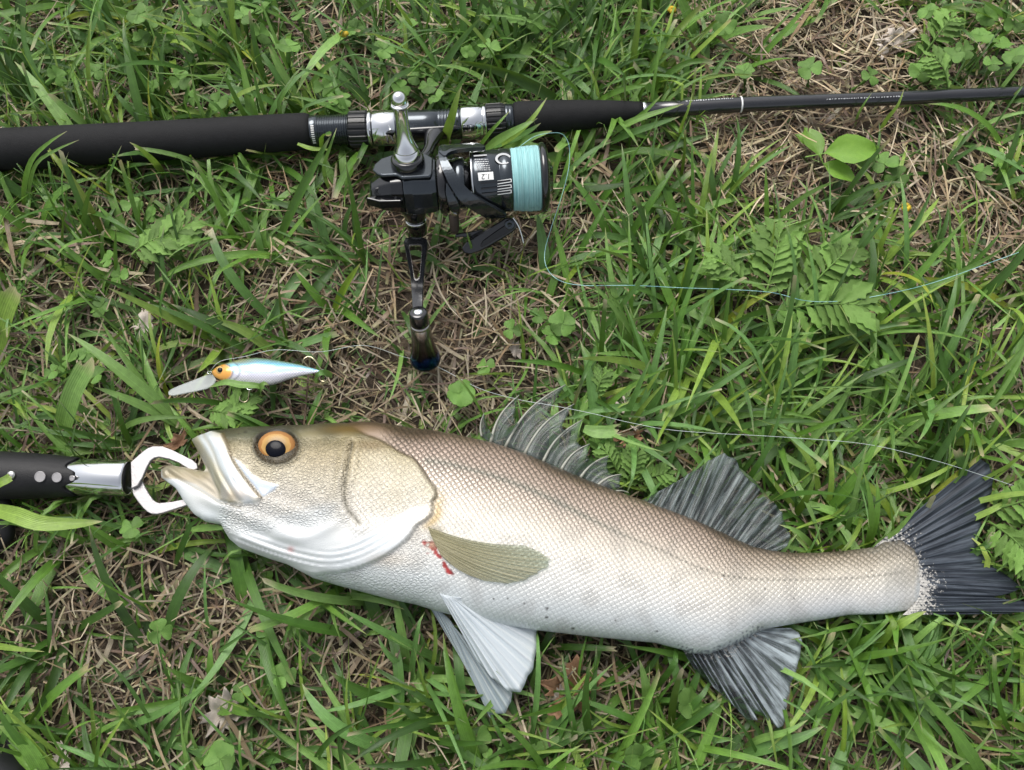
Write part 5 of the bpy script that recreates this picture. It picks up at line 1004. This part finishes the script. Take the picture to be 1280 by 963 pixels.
LM = {k: leaflet_mesh(k) for k in ('clover', 'lobe', 'oval')}
for k, m_ in (('clover', 'clover'), ('lobe', 'weed'), ('oval', 'broad')): LM[k].materials.append(M[m_])
stem_v, stem_f = tube([(0, 0, -1.0), (0.06, 0, -.6), (0.03, 0.03, -.3), (0, 0, 0)], [0.05, .05, .045, .04], 5); SM = bpy.data.meshes.new('stalk'); SM.from_pydata([tuple(v_) for v_ in stem_v], [], stem_f); SM.update(); SM.materials.append(M['clover'])
def leaf_part(name, mesh, parent, sc, yaw, pitch, off=(0, 0, 0), wide=1.0):
    o = bpy.data.objects.new(name, mesh); C.objects.link(o); o.parent = parent; o.location = off; o.rotation_euler = (random.uniform(-.15, .15), pitch, yaw); o.scale = (sc, sc*wide, sc); return o
CL = [(275, 45), (250, 22), (240, 58), (172, 18), (192, 22), (118, 90), (178, 48), (205, 52), (225, 100), (190, 110), (272, 127), (243, 122), (360, 58), (325, 42), (305, 20), (372, 18), (70, 95), (328, 12), (445, 35), (510, 35), (535, 108), (545, 122), (598, 52), (612, 60), (585, 65), (655, 32), (645, 25), (668, 30), (500, 110), (520, 95), (480, 62), (425, 125), (405, 110), (190, 268), (165, 255), (135, 325), (125, 385), (150, 345), (200, 790), (243, 858), (302, 865), (85, 450), (108, 442), (120, 470), (65, 465), (575, 492), (607, 458), (690, 420), (703, 405), (640, 412), (672, 395), (1160, 15), (1180, 35), (1205, 62), (1225, 45), (1190, 70), (1240, 80), (1262, 100), (1215, 95), (1250, 55), (1270, 70), (1200, 105), (1170, 92), (1235, 20), (1268, 30), (1155, 60), (1030, 100), (1012, 86), (1088, 95), (1150, 90), (1085, 455), (1105, 460), (1145, 868), (1170, 850), (1160, 880), (985, 400), (1255, 205), (1228, 215), (800, 945), (595, 925), (610, 950), (860, 880), (1105, 205), (1120, 222), (745, 555), (165, 660), (15, 905), (275, 950), (355, 845), (660, 190), (930, 90), (905, 30)]
def clover_label(a, b):
    if a > 1140 and b < 130: w = 'in the thick clover patch behind the rod blank'
    elif b < 150 and a < 430: w = 'in the grass behind the rear grip'
    elif b < 150 and a < 700: w = 'in the grass behind the reel seat'
    elif b < 250 and a > 850: w = 'in the dry straw around the rod blank'
    elif b < 250: w = 'beside the reel spool'
    elif b < 400 and a < 250: w = 'in the grass below the rear grip'
    elif b < 500 and a < 250: w = 'in the thatch above the gripper handle'
    elif b < 480 and a < 720: w = 'in the bare thatch beside the handle knob'
    elif b < 600: w = 'in the tall grass near the turquoise line'
    elif a < 420: w = 'in the thatch below the fish head'
    elif a < 1000: w = 'in the grass below the fish belly'
    else: w = 'in the grass below the tail fin'
    return 'small green clover leaf '+w
for k, (a, b) in enumerate(CL):
    h = random.uniform(0.022, 0.042) if b < 200 else random.uniform(0.015, 0.028)
    if look(fmd, np.array([float(a), float(b)])) or abs(b-np.interp(a, [p[0] for p in RODC], [p[1] for p in RODC])) < 27: continue
    r = empty('clover', at(a, b, h).tolist(), clover_label(a, b), 'clover', 'clover leaves '+clover_label(a, b)[24:]); r.location = at(a, b, h); r.rotation_euler = (random.gauss(0, .3), random.gauss(0, .3), 0); yaw = random.uniform(0, 6.28); sc = random.uniform(0.0056, 0.0092)
    for q_ in range(3 if k % 3 else 4): leaf_part('leaflet', LM['clover'], r, sc*random.uniform(.9, 1.1), yaw+q_*(2*PI/(3 if k % 3 else 4))+random.uniform(-.15, .15), random.uniform(-.25, .1), wide=random.uniform(.95, 1.2))
    leaf_part('stalk', SM, r, h*1.05, yaw, 0.0, wide=1.0)
def feather(pt, ang, length, n, label, z0=0.03, z1=0.045):
    """a weed leaf cut into pointed lobes along a midrib"""
    r = empty('lobed_weed', at(pt[0], pt[1], 0.0).tolist(), label, 'weed'); q = at(pt[0], pt[1], z0); d = np.array([math.cos(ang), math.sin(ang), (z1-z0)/length]); p = np.array([q+d*length*s for s in np.linspace(0, 1, 10)]); p[:, 2] += 0.006*np.sin(np.linspace(0, PI, 10))
    v, f = tube(np.vstack([[q-np.array([0, 0, z0])], p]), np.r_[0.0009, np.linspace(0.0008, 0.0003, 10)], 6); mk('midrib', v, f, M['weed'], r)
    base = np.array(r.location)
    n = n+3
    for k in range(n):
        s = 0.10+0.85*k/n; c = q+d*length*s+np.array([0, 0, 0.006*math.sin(s*PI)])-base; sz = length*0.60*math.sin(0.55+2.2*s*0.9)
        for sd2 in (-1, 1): leaf_part('leaflet', LM['lobe'], r, sz, ang+sd2*(1.0-0.35*s)+random.uniform(-.12, .12), random.uniform(-.25, .1), tuple(c), wide=1.05)
    leaf_part('leaflet', LM['lobe'], r, length*0.34, ang, 0.05, tuple(q+d*length*0.95-base), wide=1.1)
FW = [((955, 375), 1.35, .042, 5, 'pale lobed weed leaf pointing away beside the turquoise line'), ((1000, 372), 0.75, .040, 5, 'lobed weed leaf leaning right over the turquoise line'), ((985, 385), -0.15, .046, 5, 'flat lobed weed leaf lying under the turquoise line'), ((935, 362), 2.6, .030, 4, 'short lobed weed leaf left of the pale weed'),
 ((165, 318), 0.35, .036, 5, 'feathery weed leaf below the rear grip'), ((205, 322), 0.9, .030, 4, 'smaller feathery weed leaf below the rear grip'), ((280, 528), 0.7, .024, 4, 'lobed weed leaf under the lure lip'), ((262, 514), -0.3, .022, 3, 'torn lobed weed leaf beside the lure'),
 ((782, 612), 1.3, .022, 4, 'small lobed weed between the two dorsal fins'), ((792, 606), 0.2, .020, 4, 'tiny lobed weed leaf between the two dorsal fins'), ((775, 600), 2.2, .020, 3, 'curled lobed weed leaf by the last fin spine'),
 ((1232, 640), 0.25, .034, 5, 'bright lobed weed leaf beside the upper tail lobe'), ((1236, 652), -1.2, .030, 5, 'hanging lobed weed leaf beside the tail notch'), ((1250, 660), -0.5, .032, 4, 'lobed weed leaf drooping behind the tail fin'), ((1150, 75), 0.9, .030, 4, 'lobed weed leaf in the clover patch by the rod tip'), ((1185, 118), 2.3, .026, 4, 'low lobed weed leaf touching the rod in the clover patch'), ((742, 500), 1.2, .018, 3, 'tiny lobed weed by the longest fin spine')]
for p_, a_, l_, n_, lb_ in FW: feather(p_, a_, l_, n_, lb_, 0.012 if p_[1] > 500 and p_[0] < 800 else 0.024, 0.018 if p_[0] < 300 and p_[1] > 500 else 0.030 if p_[0] < 900 else 0.042)
br = empty('broadleaf_weed', at(1045, 205, 0).tolist(), 'broad leaved bright green weed growing under the rod blank', 'weed')
for (a, b, sc, yaw, z) in ((1032, 192, .040, 0.10, .026), (1030, 205, .026, -0.6, .018), (1025, 195, .026, 1.9, .020), (1072, 212, .020, 0.8, .018), (1022, 182, .018, 2.6, .018)): leaf_part('leaf', LM['oval'], br, sc, yaw, -0.12, tuple(at(a, b, z)-np.array(br.location)), wide=0.95)
for k, (a, b, lb_) in enumerate(((430, 42, 'tiny yellow flower in the grass above the rear grip'), (1133, 259, 'tiny yellow flower in the thatch below the rod blank'), (840, 12, 'tiny orange yellow flower in the straw above the foregrip'))):
    r = empty('yellow_flower', at(a, b, 0).tolist(), lb_, 'flower'); p = at(a, b, 0.026)
    for q_ in range(5):
        an = q_*1.257+k; c = p+np.array([math.cos(an), math.sin(an), 0])*0.0019; v, f = lathe([(-.0006, .0006), (0, .0019), (.0007, .0016), (.0011, .0004)], c, np.array([math.cos(an)*.5, math.sin(an)*.5, 1]), 8); mk('petal', v, f, M['yellow'], r)
    v, f = tube([tuple(at(a, b, 0)), tuple(p)], 0.0005, 5); mk('stalk', v, f, M['clover'], r)
def crumple(name, px, size, label, mat, seed, z=0.012, asp=0.7, ang=0.0, lobes=5):
    """a dry leaf: lobed outline, folded and curled"""
    rg = np.random.default_rng(seed); n = 44; nr = 9; th = np.linspace(0, 2*PI, n, endpoint=False); R = 1+0.28*np.cos(lobes*th+rg.uniform(0, 6))+0.16*np.cos((2*lobes+3)*th)+0.10*rg.normal(0, 1, n); V = [(0, 0)]+[(R[i]*k/nr*math.cos(th[i]), asp*R[i]*k/nr*math.sin(th[i])) for k in range(1, nr+1) for i in range(n)]
    V = np.array(V); zc = 0.30*vnoise(V, 2.6, seed)+0.18*vnoise(V, 6.0, seed+1)+0.38*np.abs(V[:, 1])+0.20*V[:, 0]**2; P = np.c_[V, zc]*size; ca, sa = math.cos(ang), math.sin(ang); P = np.c_[P[:, 0]*ca-P[:, 1]*sa, P[:, 0]*sa+P[:, 1]*ca, P[:, 2]]+at(px[0], px[1], z)
    F = [(0, 1+i, 1+(i+1) % n) for i in range(n)]+[(1+k*n+i, 1+(k+1)*n+i, 1+(k+1)*n+(i+1) % n, 1+k*n+(i+1) % n) for k in range(nr-1) for i in range(n)]
    return tag(mk('dead_leaf', P, F, mat, None, True, solid=0.0003), label, 'dead leaf')
crumple('l', (716, 862), .016, 'crumpled reddish brown dead leaf below the pelvic fins', M['dead_brown'], 3, .014, .8, .4)
crumple('l', (700, 872), .009, 'paler crumpled scrap beside the reddish dead leaf', M['dead_pale'], 4, .014, .6, 1.2)
crumple('l', (1118, 52), .014, 'whitish bleached leaf scraps on the straw above the rod', M['dead_pale'], 5, .010, .45, .3, 7)
crumple('l', (1102, 62), .008, 'small bleached leaf flake on the straw above the rod', M['dead_pale'], 15, .010, .5, 1.3, 6)
crumple('l', (792, 522), .013, 'tan curled dead leaf behind the fin spines', M['dead_pale'], 6, .016, .4, 2.3)
crumple('l', (785, 548), .009, 'orange brown leaf scrap behind the fin spines', M['dead_brown'], 7, .014, .5, .2)
crumple('l', (280, 890), .013, 'greyish lobed dead leaf on the thatch below the throat', M['dead_pale'], 8, .010, .7, .9, 7)
crumple('l', (645, 438), .006, 'small white leaf flake beside the handle knob', M['dead_pale'], 9, .010, .6, 1.9, 6)
crumple('l', (182, 402), .010, 'pale crinkled scrap in the thatch above the lure lip', M['dead_pale'], 10, .012, .5, 1.4, 6)
crumple('l', (212, 395), .010, 'brown crinkled scrap in the thatch above the lure', M['dead_brown'], 11, .012, .6, .5)
crumple('l', (78, 952), .009, 'white torn leaf scrap beside the shoe', M['dead_pale'], 12, .012, .5, 2.0, 4)
crumple('l', (222, 553), .008, 'reddish brown leaf scrap behind the gripper jaw', M['dead_brown'], 13, .012, .5, .7)
crumple('l', (835, 450), .006, 'small white flake in the grass right of the reel', M['dead_pale'], 14, .014, .5, 2.4, 4)
# ------------------------------------------------------------------ toe of a black shoe
SH = [(-140, 950), (-60, 918), (-10, 924), (24, 936), (46, 956), (56, 985), (40, 1030), (-40, 1070), (-140, 1080)]; SHa = np.array(SH, float)
def shoe_h(px, py): d = pdist(np.stack([px, py], -1), SHa, True)[0]; t_ = np.clip(d/55.0, 0, 1); return 0.024*np.sqrt(1-(1-t_)**2)
V3, F3, s3, n3, c3 = inflate([tuple(p) for p in spline(SH+[SH[0]], 80)[:-1]], 5.0, shoe_h, lambda px: np.full(np.shape(px), 0.012), 0.4)
shoe = empty('shoe', at(-20, 990, 0).tolist(), 'rounded toe of a black shoe on the grass', 'shoe'); mk('upper', V3, F3, M['satin_black'], shoe)
so3 = spline([tuple(at(a, b, 0.010)) for a, b in SH], 50); v, f = tube(so3, 0.004, 8); mk('sole_edge', v, f, M['rubber'], shoe)
